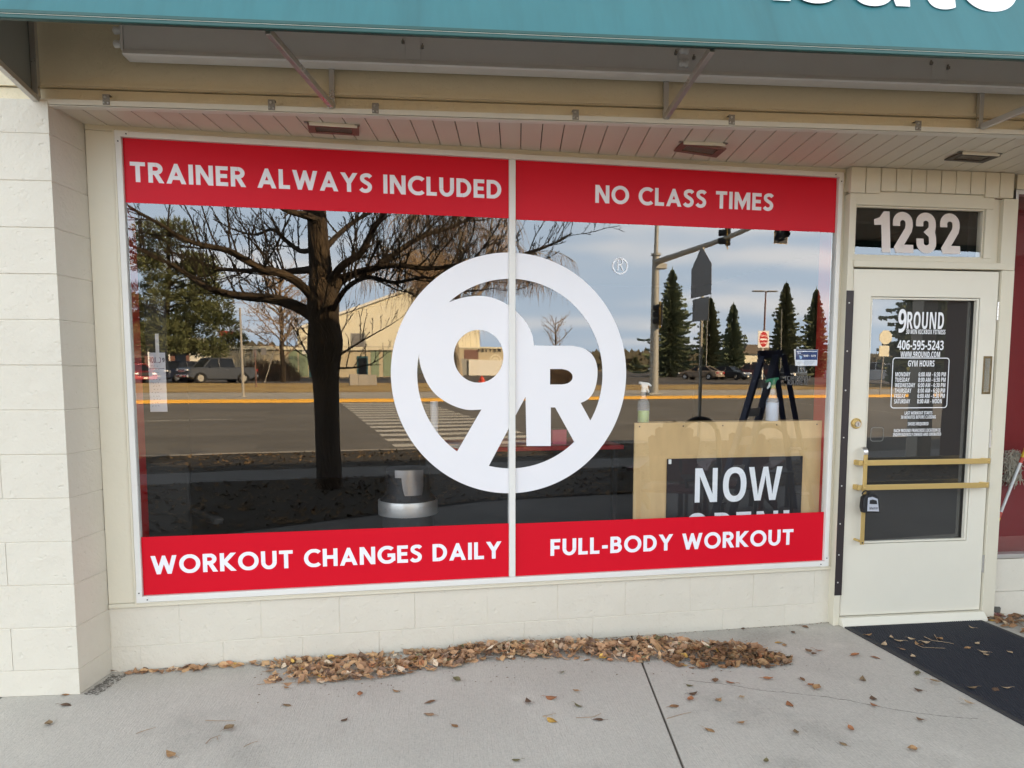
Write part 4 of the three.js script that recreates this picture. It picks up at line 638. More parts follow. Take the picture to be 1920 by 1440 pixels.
// broom lying at the right edge
{
  const a = hitFloor(1876, 1155), o = thing('push_broom', 'dark push broom head with pink bristles lying by the wall', 'broom', [a.x, 0, a.z], 0.96);
  mesh('block', uvm(bx(-0.04, 0.5, 0.026, 0.062, -0.15, -0.012, 0.006).rotateX(0.1)), std({ color: lin(0.11, 0.105, 0.09), roughness: 0.7, map: rep(plyTone, 3) }), o);
  const s = new Soup(), r = rng(9); for (let i = 0; i < 500; i++) { const x = -0.035 + 0.53 * r(), z = -0.1 + 0.09 * r(), q = V(x, 0.034, z - 0.02), e = V(x + (r() - 0.5) * 0.012, 0.004 + 0.004 * r(), z + 0.03 + 0.012 * r()); s.limb([q, e], 0.0022, 0.0018, 3); } mesh('bristles', s.geo(), std({ color: lin(0.42, 0.17, 0.15), roughness: 0.8 }), o);
  mesh('handle', [bar(V(0.13, 0.075, -0.09), V(0.34, 0.14, -0.2), 0.009, 10), bar(V(0.34, 0.14, -0.2), V(0.9, 0.5, -0.34), 0.0115, 12)], M.galv, o); mesh('ferrule', cyl(0.011, 0.011, 0.02, 12).translate(0.125, 0.075, -0.09), M.steel, o);
}

// ------------------------------------------------------------ things inside, seen through the glass
{
  const a = onZ(1190, 793, -0.07), b = onZ(1543, 790, -0.07), q = thing('plywood_board', 'tan plywood board standing behind the lower right pane', 'board', [a.x, 0.05, -0.07]);
  const w = b.x - a.x, t = a.y - 0.05; mesh('sheet', uvm(bx(0, w, 0, t, -0.012, 0, 0.001)), M.ply, q); mesh('ledge', bx(0.12, w, t - 0.02, t - 0.002, -0.16, -0.0125), M.ply, q);
  for (const x of [0.03, 0.3, 0.55, 0.9, w - 0.04]) mesh('nail_head', cyl(0.004, 0.004, 0.002, 8).rotateX(PI / 2).translate(x, t - 0.022, 0.001), M.dark, q);
  const s0 = onZ(1253, 861, -0.045), s1 = onZ(1508, 857, -0.045), sg = thing('now_open_sign', 'black sign with white lettering reading NOW OPEN leaning against plywood', 'sign', [s0.x, 0.36, -0.058]);
  const W = s1.x - s0.x, H = s0.y - 0.36, face = canvasTex(1024, Math.round(1024 * H / W), (x, cw, chh) => {
    x.fillStyle = '#1a1a1d'; x.fillRect(0, 0, cw, chh); x.fillStyle = '#eef2f5'; x.textAlign = 'left'; x.textBaseline = 'alphabetic';
    const k = cw / W, line = (txt, lx, rx, base, cap) => { x.save(); x.font = 'bold 200px sans-serif'; const m = x.measureText(txt).width; x.translate(lx * k, base * k); x.scale((rx - lx) * k / m, cap * k / 143); x.fillText(txt, 0, 0); x.restore(); };
    const L = onZ(1297, 943, -0.045), R = onZ(1470, 872, -0.045), T = onZ(1297, 878, -0.045); line('NOW', L.x - s0.x, R.x - s0.x, s0.y - L.y, T.y - L.y); line('OPEN!', L.x - s0.x - 0.05, R.x - s0.x + 0.07, s0.y - L.y + (T.y - L.y) + 0.066, T.y - L.y);
  });
  mesh('panel', bx(0, W, 0, H, -0.008, 0, 0.002), M.black, sg); const pg = new THREE.PlaneGeometry(W - 0.006, H - 0.006).translate(W / 2, H / 2, 0.0012); mesh('lettering', pg, std({ map: face, roughness: 0.4 }), sg); mesh('corner_clip', bx(0.006, 0.024, H - 0.03, H - 0.002, 0.0016, 0.005, 0.002), M.whitePlastic, sg);
  // spray bottles on the ledge behind the board
  const bottle = (u, v0, vTop, z, liquid, head, label) => {
    const p0 = onZ(u, v0, z), p1 = onZ(u, vTop, z), Hh = p1.y - a.y + 0.003, o = thing('spray_bottle', label, 'spray bottle', [p0.x, a.y - 0.003, z], 0, 'spray bottles on the ledge'), k = Hh / 0.26;
    mesh('bottle', new THREE.LatheGeometry([[0, 0], [0.036, 0], [0.038, 0.006], [0.038, 0.115], [0.034, 0.135], [0.017, 0.158], [0.0135, 0.165], [0.015, 0.178], [0.0135, 0.2]].map((q) => new THREE.Vector2(q[0] * k, q[1] * k)), 24), M.plasticClear, o);
    mesh('liquid', new THREE.LatheGeometry([[0, 0.002], [0.0365, 0.003], [0.0368, liquid], [0, liquid]].map((q) => new THREE.Vector2(q[0] * k, q[1] * k)), 24), liquid > 0.08 ? std({ color: lin(0.55, 0.62, 0.72), roughness: 0.3 }) : M.plasticGreen, o);
    mesh('spray_head', [cyl(0.0165 * k, 0.017 * k, 0.022 * k, 16).translate(0, 0.208 * k, 0), ext([[-0.016, 0], [0.012, 0], [0.02, 0.026], [0.034, 0.03], [0.03, 0.044], [-0.03, 0.036], [-0.05, 0.02], [-0.046, 0.012], [-0.024, 0.02]].map((q) => [q[0] * k, q[1] * k]), 0.018, 0.003).translate(0, 0.218 * k, -0.009)], head, o);
    mesh('trigger', ext([[-0.024, 0.018], [-0.014, 0.016], [-0.02, -0.01], [-0.034, -0.026], [-0.038, -0.02], [-0.028, 0]].map((q) => [q[0] * k, q[1] * k]), 0.01, 0.002).translate(0, 0.218 * k, -0.005), M.whitePlastic, o); return o;
  };
  bottle(1206, 795, 716, -0.13, 0.077, M.whitePlastic, 'spray bottle half full of green liquid with white trigger').rotation.y = PI; bottle(1447, 790, 708, -0.13, 0.112, M.greenPlastic, 'spray bottle of clear liquid with dark green head');
  // flyer hanging in the window
  const f0 = onZ(1492, 655, -0.03), f1 = onZ(1532, 686, -0.03), fl = canvasTex(256, 200, (x) => { x.fillStyle = '#e8ecf2'; x.fillRect(0, 0, 256, 200); x.fillStyle = '#233c74'; x.fillRect(0, 0, 256, 128); x.fillStyle = '#e6ebf3'; x.fillRect(8, 18, 240, 10); x.fillStyle = '#9fc0e4'; x.beginPath(); x.moveTo(40, 70); x.lineTo(76, 84); x.lineTo(70, 122); x.lineTo(50, 118); x.fill(); x.fillStyle = '#fff'; x.font = 'bold 34px sans-serif'; x.fillText('$99', 92, 90); x.fillText('-', 160, 88); x.fillText('$79', 182, 90); x.fillStyle = '#8a94a3'; for (let i = 0; i < 5; i++) { x.fillRect(100, 142 + i * 10, 128 - i * 8, 3); x.fillRect(20, 150 + i * 9, 54 - i * 5, 2); } });
  const fo = thing('flyer', 'small blue and white flyer taped inside the right pane', 'flyer', [f0.x, f1.y, -0.03]); mesh('sheet', ext([[0, 0], [f1.x - f0.x, 0], [f1.x - f0.x + 0.002, f0.y - f1.y], [-0.012, f0.y - f1.y]], 0.0006), M.paper, fo); mesh('print', new THREE.PlaneGeometry(f1.x - f0.x - 0.002, f0.y - f1.y - 0.002).translate((f1.x - f0.x) / 2, (f0.y - f1.y) / 2, 0.0014), std({ map: fl, roughness: 0.6 }), fo);
  // workout sheet pinned up inside at the left
  const r0 = onZ(277, 661, -0.28), r1 = onZ(314, 772, -0.28), ro = canvasTex(256, 700, (x) => { x.fillStyle = '#d8dade'; x.fillRect(0, 0, 256, 700); x.fillStyle = '#5e1030'; x.save(); x.translate(12, 118); x.scale(0.82, 1.5); x.font = 'bold 62px sans-serif'; x.fillText('ROUND', 0, 0); x.restore(); x.fillStyle = '#202028'; x.font = 'bold 70px sans-serif'; x.fillText('9', 212, 110); x.strokeStyle = '#30333c'; x.lineWidth = 5; x.beginPath(); x.moveTo(20, 190); x.lineTo(240, 186); x.stroke(); const q = rng(4); x.lineWidth = 3; for (let i = 0; i < 13; i++) { const y = 150 + i * 40 + q() * 8; let px = 26 + q() * 40; for (let k = 0; k < 3; k++) { x.beginPath(); x.moveTo(px, y); x.lineTo(px + 10, y + 14 * (q() - 0.5)); x.lineTo(px + 22, y + 12 * (q() - 0.5)); x.stroke(); px += 30 + q() * 20; } } });
  const rp = thing('wall_sheet', 'tall paper sheet headed ROUND 9 hanging inside the left pane', 'poster', [r0.x, r1.y, -0.28]); mesh('sheet', bx(0, r1.x - r0.x, 0, r0.y - r1.y, -0.001, 0), M.paper, rp); mesh('print', new THREE.PlaneGeometry(r1.x - r0.x - 0.002, r0.y - r1.y - 0.002).translate((r1.x - r0.x) / 2, (r0.y - r1.y) / 2, 0.0012), std({ map: ro, roughness: 0.7 }), rp); mesh('tape', bx(0.04, 0.058, r0.y - r1.y - 0.05, r0.y - r1.y + 0.1, 0.0018, 0.0028), M.paper, rp); mesh('backing_board', bx(-0.01, r1.x - r0.x + 0.01, 0.2, r0.y - r1.y + 0.3, -0.02, -0.0022), M.dark, rp);
  // black and silver machine
  const c = onZ(765, 940, -0.5), top = onZ(765, 877, -0.5).y, rb = onZ(765, 962, -0.5).y, rt = onZ(765, 936, -0.5).y, R = (onZ(820, 945, -0.5).x - onZ(708, 945, -0.5).x) / 2, m = thing('exercise_machine', 'black machine with silver ring and curved silver panel behind left pane', 'exercise machine', [c.x, 0.045, -0.5]);
  mesh('body', new THREE.LatheGeometry([[0, 0], [R * 0.84, 0], [R * 0.86, 0.02], [R * 0.86, rb - 0.06], [R * 0.92, rt - 0.03], [R * 0.75, rt], [R * 0.72, top - 0.06], [R * 0.7, top - 0.045], [0, top - 0.045]].map((q) => new THREE.Vector2(...q)), 40), M.black, m);
  mesh('silver_ring', new THREE.LatheGeometry([[R * 0.94, rb - 0.045], [R, rb - 0.043], [R, rt - 0.045], [R * 0.94, rt - 0.043]].map((q) => new THREE.Vector2(...q)), 64), std({ color: lin(0.72, 0.71, 0.68), metalness: 0.8, roughness: 0.42 }), m);
  { const k = R * 0.77, h0 = rt + 0.012 - 0.045, h1 = top - 0.045, P = [], st = 26; for (let i = 0; i <= st; i++) { const x = -0.62 + 1.3 * i / st, xi = (x - 0.08) / 0.6, lowc = x < -0.28 ? h1 - 0.045 : h0 + (1 - Math.sqrt(Math.max(0, 1 - Math.min(1, Math.abs((x - 0.2) / 0.49)) ** 3.2))) * (h1 - h0) * 0.62; P.push([x, lowc]); } const s = new Soup(); const at = (x, y) => V(k * Math.sin(x), y, k * Math.cos(x)); for (let i = 0; i < st; i++) s.quad(at(P[i][0], P[i][1]), at(P[i + 1][0], P[i + 1][1]), at(P[i + 1][0], h1), at(P[i][0], h1)); mesh('curved_panel', s.geo(), M.silver, m); }
  // desk with red top and things on it
  const d0 = onZ(790, 838, -1.0), d1 = onZ(1170, 832, -1.0), dt = onZ(980, 838, -1.0).y, dk = thing('red_desk', 'dark desk with a red top inside behind the round logo', 'desk', [d0.x, 0.045, -1.0]), w2 = d1.x - d0.x;
  mesh('desk_top', bx(0, w2, dt - 0.075, dt - 0.045, -0.7, 0, 0.004), M.redWall, dk); mesh('side_panel', bx(0.03, 0.06, 0, dt - 0.0755, -0.66, -0.05), M.black, dk); mesh('side_panel', bx(w2 - 0.06, w2 - 0.03, 0, dt - 0.0755, -0.66, -0.05), M.black, dk); mesh('front_panel', bx(0.061, w2 - 0.061, 0.1, dt - 0.0755, -0.12, -0.1), M.black, dk);
  const bxp = onZ(1036, 806, -1.15), bp = thing('pink_box', 'pink red box standing on the desk seen through the R', 'box', [bxp.x, dt - 0.045 + 0.045, -1.15]); mesh('carton', bx(0, 0.105, 0, bxp.y - dt, -0.08, 0, 0.003), std({ color: lin(0.55, 0.06, 0.12), roughness: 0.5 }), bp); mesh('flap', bx(0.004, 0.101, bxp.y - dt + 0.0005, bxp.y - dt + 0.0025, -0.078, -0.004), M.maroon, bp);
  const sh = onZ(855, 838, -1.1), ps = thing('paper_stack', 'loose white papers lying on the red desk', 'papers', [sh.x, dt + 0.0005, -1.2]); for (let i = 0; i < 4; i++) mesh('paper', bx(0, 0.2, i * 0.002, i * 0.002 + 0.001, 0, 0.27).rotateY(0.2 - i * 0.17).translate(i * 0.05 - 0.05, 0, 0), M.paper, ps);
  const rl = onZ(815, 768, -1.25), tb = thing('paper_roll', 'pale upright cardboard roll standing on the desk', 'roll', [rl.x, dt + 0.0005, -1.28]); mesh('tube', cyl(0.028, 0.028, 0.3, 20).translate(0, 0.15, 0), std({ color: lin(0.7, 0.72, 0.74), roughness: 0.4 }), tb); mesh('end_cap', cyl(0.0285, 0.0285, 0.01, 20).translate(0, 0.306, 0), M.whitePlastic, tb);
  // dark chair at the lower left
  const ch = onZ(300, 940, -0.55), co = thing('dark_chair', 'dark armchair standing inside at the lower left of the window', 'chair', [ch.x, 0.045, -0.6], 0.5); mesh('seat', bx(-0.24, 0.24, 0.36, 0.46, -0.24, 0.24, 0.03), M.roomWall, co); mesh('backrest', bx(-0.24, 0.24, 0.46, 0.96, -0.28, -0.2, 0.03).rotateX(-0.08), M.dark, co); for (const x of [-0.21, 0.21]) for (const z of [-0.21, 0.21]) mesh('leg', bar(V(x, 0, z), V(x, 0.36, z), 0.018, 8), M.black, co); for (const x of [-0.25, 0.25]) mesh('armrest', bx(x - 0.03, x + 0.03, 0.6, 0.64, -0.22, 0.22, 0.012), M.dark, co);
  // duster on a pole behind the side window
  const p0 = onZ(1864, 992, -0.04), p1 = onZ(1926, 836, -0.04), du = thing('mop', 'string mop with yellow and white handle behind the side window', 'mop', [p0.x, p0.y, -0.04]), dv = V(p1.x - p0.x, p1.y - p0.y, 0), at = (t) => dv.clone().multiplyScalar(t);
  mesh('yellow_grip', [bar(at(-0.12), at(0.14), 0.0125, 12), bar(at(0.86), at(1.15), 0.0125, 12)], std({ color: lin(0.72, 0.46, 0.02), roughness: 0.4 }), du); mesh('white_pole', bar(at(0.2), at(0.8), 0.0095, 12), M.whitePlastic, du); mesh('red_collar', [bar(at(0.14), at(0.205), 0.0115, 12), bar(at(0.795), at(0.86), 0.0115, 12)], M.redSign, du);
  const s = new Soup(), r = rng(31), hc = onZ(1898, 876, -0.075).sub(V(p0.x, p0.y, -0.04)); for (let i = 0; i < 420; i++) { const q = V(hc.x + (r() - 0.5) * 0.11, hc.y + (r() - 0.5) * 0.19, hc.z + (r() - 0.5) * 0.04), e = q.clone().add(V((r() - 0.5) * 0.08, (r() - 0.65) * 0.09, (r() - 0.5) * 0.03)), m2 = q.clone().lerp(e, 0.5).add(V((r() - 0.5) * 0.02, 0.008, 0)); s.limb([q, m2, e], 0.0035, 0.0025, 4); } mesh('mop_head', s.geo(), std({ color: lin(0.45, 0.42, 0.33), roughness: 0.95 }), du);
}

// ------------------------------------------------------------ the street that the glass mirrors (it lies behind the camera)
inF('ground', strip(-400, 400, 4.3, 900, -0.32), M.dryGrass);
{ const s = new Soup(); s.quad(V(-30, 0.006, 3.0), V(0, 0.006, 3.2), V(0, 0.006, 7.02), V(-30, 0.006, 7.02)); s.quad(V(0, 0.006, 3.2), V(3.2, 0.006, 4.4), V(3.2, 0.006, 7.02), V(0, 0.006, 7.02)); s.quad(V(3.2, 0.006, 4.4), V(35, 0.006, 4.4), V(35, 0.006, 7.02), V(3.2, 0.006, 7.02)); inF('near_lawn', uvm(s.geo()), M.nearGrass); } inF('near_sidewalk', strip(-60, 60, 7.0, 8.3, 0.004), M.concPaintedShade); inF('boulevard_lawn', strip(-60, 60, 8.29, 11.12, -0.012), M.nearGrass);
inF('near_kerb', bx(-60, 60, -0.3, 0.012, 11.1, 11.3, 0.02), M.concFar); inF('road', strip(-300, 300, 11.28, 31.4, -0.13), M.asph);
inF('far_kerb', strip(-300, 300, 31.70, 31.95, 0.020), M.concFar); inF('far_sidewalk', strip(-300, 300, 31.9, 39.3, 0.01), M.concFar);
{
  const k = new Soup(), r = rng(8); // yellow painted kerb
  for (let u = -60; u < 60; u += 3) { const y = gn(31.4), o = 0.02 * r(), a = u + 0.012, b = u + 2.99; k.quad(V(a, y - 0.13, 31.36 + o), V(b, y - 0.13, 31.36 + o), V(b, y + 0.01, 31.40 + o), V(a, y + 0.01, 31.40 + o)); k.quad(V(a, y + 0.01, 31.40 + o), V(b, y + 0.01, 31.40 + o), V(b, y + 0.028, 31.72), V(a, y + 0.028, 31.72)); }
  inF('yellow_kerb', uvm(k.geo()), M.yellow);
  inF('far_lawn', strip(-300, 22, 39.3, 56.4, 0.016), M.dryGrass); inF('far_lawn_001', strip(22.02, 300, 39.3, 49.4, 0.016), M.dryGrass);
  inF('parking_lot', strip(-300, 22, 56.4, 130, -0.06), M.asphLot); inF('parking_lot_001', strip(22.02, 300, 49.4, 130, -0.06), M.asphLot);
  const zs = []; for (let n = 12.6; n < 30.6; n += 1.24) zs.push(strip(3.02 + 0.02 * r(), 6.9, n, n + 0.6, -0.126)); inF('crosswalk', mrg(zs), M.roadPaint);
  const a = hit(1470, 752, -0.13), b = hit(1640, 773, -0.13); const st = new Soup(); const ua = uOf(a), ub = uOf(b), na = nOf(a), nb = nOf(b); st.quad(V(ua, gn(na) - 0.126, na), V(ub, gn(nb) - 0.126, nb), V(ub, gn(nb + 0.3) - 0.126, nb + 0.3), V(ua, gn(na + 0.35) - 0.126, na + 0.35)); st.quad(V(-60, gn(21.4) - 0.126, 21.4), V(-1, gn(21.4) - 0.126, 21.4), V(-1, gn(21.5) - 0.126, 21.52), V(-60, gn(21.5) - 0.126, 21.52)); inF('road_line', st.geo(), M.roadPaint);
  // leaf litter in the shaded lawn
  const im = new THREE.InstancedMesh(leafGeo[0], std({ color: lin(0.14, 0.10, 0.055), roughness: 0.9 }), 5200), o = new THREE.Object3D(), c = new THREE.Color(); im.name = 'leaf_litter';
  for (let i = 0; i < 5200; i++) { const u = -6 + 18 * r(), n = i % 3 ? Math.max(3.3 + 0.36 * Math.min(3, Math.max(0, u)), 3.3 + 3.7 * r()) : 8.35 + 2.7 * r(), p = fw(u, 0.012 + 0.015 * r(), n); o.position.copy(p); o.rotation.set(r() - 0.5, r() * 6.3, r() - 0.5); o.scale.setScalar(0.9 + 1.1 * r()); o.updateMatrix(); im.setMatrixAt(i, o.matrix); const k2 = 0.35 + 1.1 * r(); im.setColorAt(i, c.setRGB(k2, k2 * 0.9, k2 * 0.75)); }
  im.castShadow = im.receiveShadow = true; im.userData = { label: 'brown leaf litter strewn over the shaded lawn across the pavement', category: 'leaf litter', kind: 'stuff' }; scene.add(im);
}
// mirrored view in the door's own plane
function mirD(u, v, dist) { const d = ray(u, v), n = V(Math.sin(DT + PSKEW), 0, Math.cos(DT + PSKEW)), o = dw(0.4755, 0, 0).addScaledVector(n, -0.024), t = o.clone().sub(C0).dot(n) / d.dot(n), p = C0.clone().addScaledVector(d, t); d.addScaledVector(n, -2 * d.dot(n)); return p.addScaledVector(d, dist / Math.hypot(d.x, d.z)); }

// -------- trees
function grow(S, pts, r0, r1, lev, r, o) {
  S.limb(pts, r0, r1, lev === 0 ? 10 : lev === 1 ? 5 : 4);
  if (lev >= o.max) return;
  let L = 0; for (let i = 1; i < pts.length; i++) L += pts[i].distanceTo(pts[i - 1]);
  const curve = new THREE.CatmullRomCurve3(pts), n = Math.max(2, Math.round(L * o.per[lev]));
  for (let i = 0; i < n; i++) {
    const t = lerp(o.from, 1, (i + r()) / n), p = curve.getPoint(t), T = curve.getTangent(t), side = V(r() - 0.5, r() - 0.5, r() - 0.5).cross(T).normalize(), len = L * o.len[lev] * (0.45 + 0.75 * r()) * (1 - 0.45 * t);
    const d = T.clone().multiplyScalar(0.55).addScaledVector(side, 0.8); d.y += o.up * (0.4 + 0.6 * r()); d.normalize();
    const q = [p.clone()], m = o.seg || 4; for (let k = 1; k <= m; k++) { d.y += o.bend / m; d.x += (r() - 0.5) * o.wig; d.y += (r() - 0.5) * o.wig; d.z += (r() - 0.5) * o.wig; d.normalize(); q.push(q[k - 1].clone().addScaledVector(d, len / m)); }
    const rr = Math.min(lerp(r0, r1, t) * 0.55, o.rad[lev]); grow(S, q, rr, Math.max(o.min, rr * 0.4), lev + 1, r, o);
  }
}
{ // the bare street tree on the lawn
  const base = hit(618, 915), z = base.z, t = thing('street_tree', 'bare street tree with dark trunk mirrored in the left pane', 'tree', [base.x, 0, base.z]), off = (p) => p.sub(V(base.x, 0, base.z)), q = (u, v, dz = 0) => off(mir(u, v, z + dz));
  const S = new Soup(), tp = [[619, 935, 33], [618, 900, 26], [615, 840, 24.5], [613, 770, 24.5], [611, 715, 26], [608, 672, 33], [610, 640, 35], [607, 600, 30], [606, 570, 32], [604, 545, 27], [601, 500, 22], [597, 450, 20], [594, 405, 19], [590, 340, 16], [583, 260, 13], [590, 150, 8], [580, 40, 4]], c = tp.map((p) => q(p[0], p[1])), rad = tp.map((p) => p[2] * 0.9 * PX(z));
  const cc = new THREE.CatmullRomCurve3(c), P = [], N = 60; for (let i = 0; i <= N; i++) P.push(cc.getPoint(i / N)); const rad2 = (f) => { const x = f * (rad.length - 1), i = Math.min(Math.floor(x), rad.length - 2); return lerp(rad[i], rad[i + 1], x - i); };
  S.limb(P, rad2, 0, 18); mesh('trunk', S.geo(), M.bark, t);
  const r = rng(1234), o = { max: 3, per: [8.2, 8.8, 6], len: [0.36, 0.44, 0.44], from: 0.14, up: 0.6, bend: 0.35, wig: 0.4, rad: [0.013, 0.0075, 0.0055], min: 0.0045, seg: 4 };
  const limbs = [
    [[[596, 600, 0], [572, 582, 0.1], [535, 566, 0.2], [500, 559, 0.3], [462, 556, 0.4], [425, 550, 0.5], [392, 540, 0.5], [360, 520, 0.6], [320, 495, 0.6], [280, 475, 0.6], [235, 455, 0.6]], 12, 4],
    [[[588, 560, 0], [560, 530, -0.2], [525, 512, -0.4], [495, 505, -0.6], [462, 488, -0.8], [430, 470, -0.9], [395, 462, -1.0], [350, 450, -1.2], [300, 420, -1.3], [255, 395, -1.4], [225, 375, -1.5]], 8.5, 2.5],
    [[[590, 505, 0], [560, 508, 0.4], [520, 510, 0.7], [480, 507, 0.9], [440, 506, 1.1], [400, 500, 1.2], [350, 480, 1.3], [300, 470, 1.3]], 7, 2.5],
    [[[585, 470, 0], [562, 470, 0.3], [535, 450, 0.5], [510, 430, 0.7], [480, 440, 0.8], [440, 430, 0.9], [400, 410, 1]], 5, 2],
    [[[600, 415, 0], [575, 405, -0.3], [548, 398, -0.5], [520, 385, -0.7], [480, 350, -0.8]], 8, 4],
    [[[610, 545, 0], [640, 500, -0.3], [675, 475, -0.5], [700, 430, -0.7], [722, 400, -0.8], [750, 360, -1], [790, 320, -1]], 8, 3],
    [[[618, 575, 0], [635, 530, 0.2], [660, 515, 0.3], [690, 510, 0.4], [720, 492, 0.5], [755, 465, 0.6], [800, 440, 0.7], [850, 425, 0.8], [900, 400, 0.8], [950, 380, 0.8]], 9.5, 3],
    [[[640, 520, 0.2], [690, 505, -0.1], [740, 498, -0.3], [800, 503, -0.4], [860, 500, -0.4], [930, 490, -0.5], [1000, 470, -0.6], [1040, 455, -0.7], [1072, 437, -0.8]], 6, 2],
    [[[620, 590, 0], [650, 540, -0.6], [690, 520, -0.9], [740, 530, -1.1], [800, 520, -1.3], [870, 545, -1.4], [930, 540, -1.5]], 5, 1.5],
    [[[606, 470, 0], [635, 440, 0.5], [665, 415, 0.8], [700, 395, 1], [740, 360, 1.1]], 6, 3],
    [[[600, 430, 0], [560, 380, 0.5], [500, 330, 0.8], [430, 300, 1]], 6, 2.5], [[[596, 380, 0], [650, 330, -0.6], [720, 290, -0.9], [800, 250, -1]], 6, 2.5],
    [[[630, 670, 0], [660, 650, -0.2], [690, 632, -0.3], [730, 610, -0.4], [760, 590, -0.4]], 2.2, 0.8], [[[632, 690, 0], [670, 688, 0.1], [700, 680, 0.2], [735, 655, 0.2]], 2.2, 0.8], [[[598, 690, 0], [575, 660, 0.2], [555, 620, 0.3], [530, 585, 0.3]], 2, 0.8], [[[628, 640, 0], [650, 600, 0.3], [648, 560, 0.3]], 1.8, 0.7], [[[596, 640, 0], [570, 620, -0.2], [548, 590, -0.2]], 1.6, 0.7],
  ];
  for (const [pts, a, b] of limbs) { const B = new Soup(); grow(B, new THREE.CatmullRomCurve3(pts.map((p) => q(...p))).getPoints(a > 3 ? 26 : 10), a * PX(z), b * PX(z) * 0.5, a > 3 ? 0 : 1, r, o); mesh('limb', B.geo(), M.bark, t); }
}
function bareTree(name, label, p, h, w, seed, mat, o) {
  const t = thing(name, label, 'tree', [p.x, p.y, p.z]), r = rng(seed), S = new Soup(), B = new Soup();
  const tr = [V(0, -0.3, 0), V(0.05, h * 0.18, 0), V(-0.05, h * 0.34, 0.1), V(0.1, h * 0.55, 0), V(0, h * 0.8, 0.1), V(0.1, h, 0)]; S.limb(new THREE.CatmullRomCurve3(tr).getPoints(16), o.r, o.r * 0.15, 10); mesh('trunk', S.geo(), mat, t);
  for (let i = 0; i < o.n; i++) { const y = lerp(o.low, 0.92, Math.pow(i / o.n, 0.8)) * h, a = i * 2.4 + r(), L = w * 0.5 * (0.75 + 0.4 * r()) * Math.sqrt(Math.max(0.1, 1 - (y / h) ** 2 * 0.8)), d = V(Math.cos(a), 0.5 + 0.5 * r(), Math.sin(a)).normalize(), q = [V(0, y, 0)]; for (let k = 1; k <= 6; k++) { d.y += o.droop; d.x += (r() - 0.5) * 0.25; d.z += (r() - 0.5) * 0.25; d.normalize(); q.push(q[k - 1].clone().addScaledVector(d, L / 6)); } grow(B, q, o.r * 0.32, 0.025, 0, r, o); }
  mesh('crown', B.geo(), o.twig, t); return t;
}
{
  const p = hit(531, 712, -0.06).setZ(62); const g = mir(531, 700, 62); g.y = gn(nOf(g)) - 0.05;
  bareTree('round_bare_tree', 'round bare tree with fine twigs left of the dark trunk', g, 9.2, 8.2, 11, M.bark, { r: 0.24, n: 26, low: 0.22, droop: 0.015, max: 3, per: [3.0, 3.6, 3.4], len: [0.46, 0.5, 0.5], from: 0.15, up: 0.25, bend: 0.1, wig: 0.4, rad: [0.05, 0.034, 0.026], min: 0.018, twig: M.twigPale });
  const f = mir(1040, 690, 110); f.y = gn(nOf(f)) - 0.1; bareTree('far_bare_tree', 'distant bare tree showing inside the logo ring', f, 8.8, 8.5, 12, M.bark, { r: 0.25, n: 14, low: 0.2, droop: 0.03, max: 3, per: [2, 2, 1.6], len: [0.42, 0.4, 0.4], from: 0.2, up: 0.4, bend: 0.2, wig: 0.3, rad: [0.05, 0.035, 0.03], min: 0.018, twig: M.twigPale });
  // weeping birch: pale stems, long hanging twigs
  const b = mir(862, 715, 58); b.y = gn(nOf(b)) - 0.05; const t = thing('weeping_birch', 'tall weeping birch with pale stems and hanging brown twigs', 'tree', [b.x, b.y, b.z]), r = rng(99), S = new Soup(), Bk = new Soup(), H = new Soup(), q = (u, v, dz = 0) => mir(u, v, 58 + dz).sub(b);
  const stems = [[[862, 725, 0], [860, 690, 0], [853, 640, 0], [856, 580, 0.3], [866, 500, 0.4], [862, 430, 0.6], [850, 350, 0.5], [855, 250, 0.4], [850, 160, 0.3]], [[857, 640, 0], [885, 560, -0.8], [912, 480, -1.2], [925, 400, -1.5], [940, 300, -1.6], [935, 220, -1.6]], [[857, 620, 0], [835, 550, 1.2], [808, 470, 1.8], [800, 400, 2], [790, 300, 2.2]], [[862, 560, 0.3], [830, 520, -1.4], [790, 500, -2], [760, 480, -2.4]], [[890, 560, -0.8], [930, 520, 1], [965, 500, 1.4], [990, 480, 1.8]]];
  stems.forEach((s, i) => S.limb(new THREE.CatmullRomCurve3(s.map((p) => q(...p))).getPoints(20), i ? 0.14 : 0.33, 0.05, 9)); mesh('trunk', S.geo(), M.birch, t);
  for (let i = 0; i < 150; i++) {
    const s = stems[Math.floor(r() * 5)], c = new THREE.CatmullRomCurve3(s.map((p) => q(...p))), p = c.getPoint(0.3 + 0.7 * r()), a = r() * 2 * PI, L = 1.6 + 3.6 * r(), d = V(Math.cos(a) * 1.15, 0.7 + 0.5 * r(), Math.sin(a) * 1.15).normalize(), l = [p]; for (let k = 1; k <= 8; k++) { d.y -= 0.19; d.x += (r() - 0.5) * 0.2; d.normalize(); l.push(l[k - 1].clone().addScaledVector(d, L / 7)); } Bk.limb(l, 0.045, 0.016, 4);
    const lc = new THREE.CatmullRomCurve3(l); for (let j = 0; j < 34; j++) { const h0 = lc.getPoint(0.15 + 0.85 * r()), len = 0.9 + 2.6 * r(), e = V((r() - 0.5) * 1.1, 0.12, (r() - 0.5) * 1.1), w = [h0]; for (let k = 1; k <= 5; k++) { e.y -= 0.42; e.x += (r() - 0.5) * 0.25; e.z += (r() - 0.5) * 0.25; const u = e.clone().normalize(); w.push(w[k - 1].clone().addScaledVector(u, len / 5)); } if (w[5].y > 0.6) H.limb(w, 0.02, 0.011, 3); }
  }
  mesh('branches', Bk.geo(), M.birch, t); mesh('hanging_twigs', H.geo(), M.twigPale, t);
}
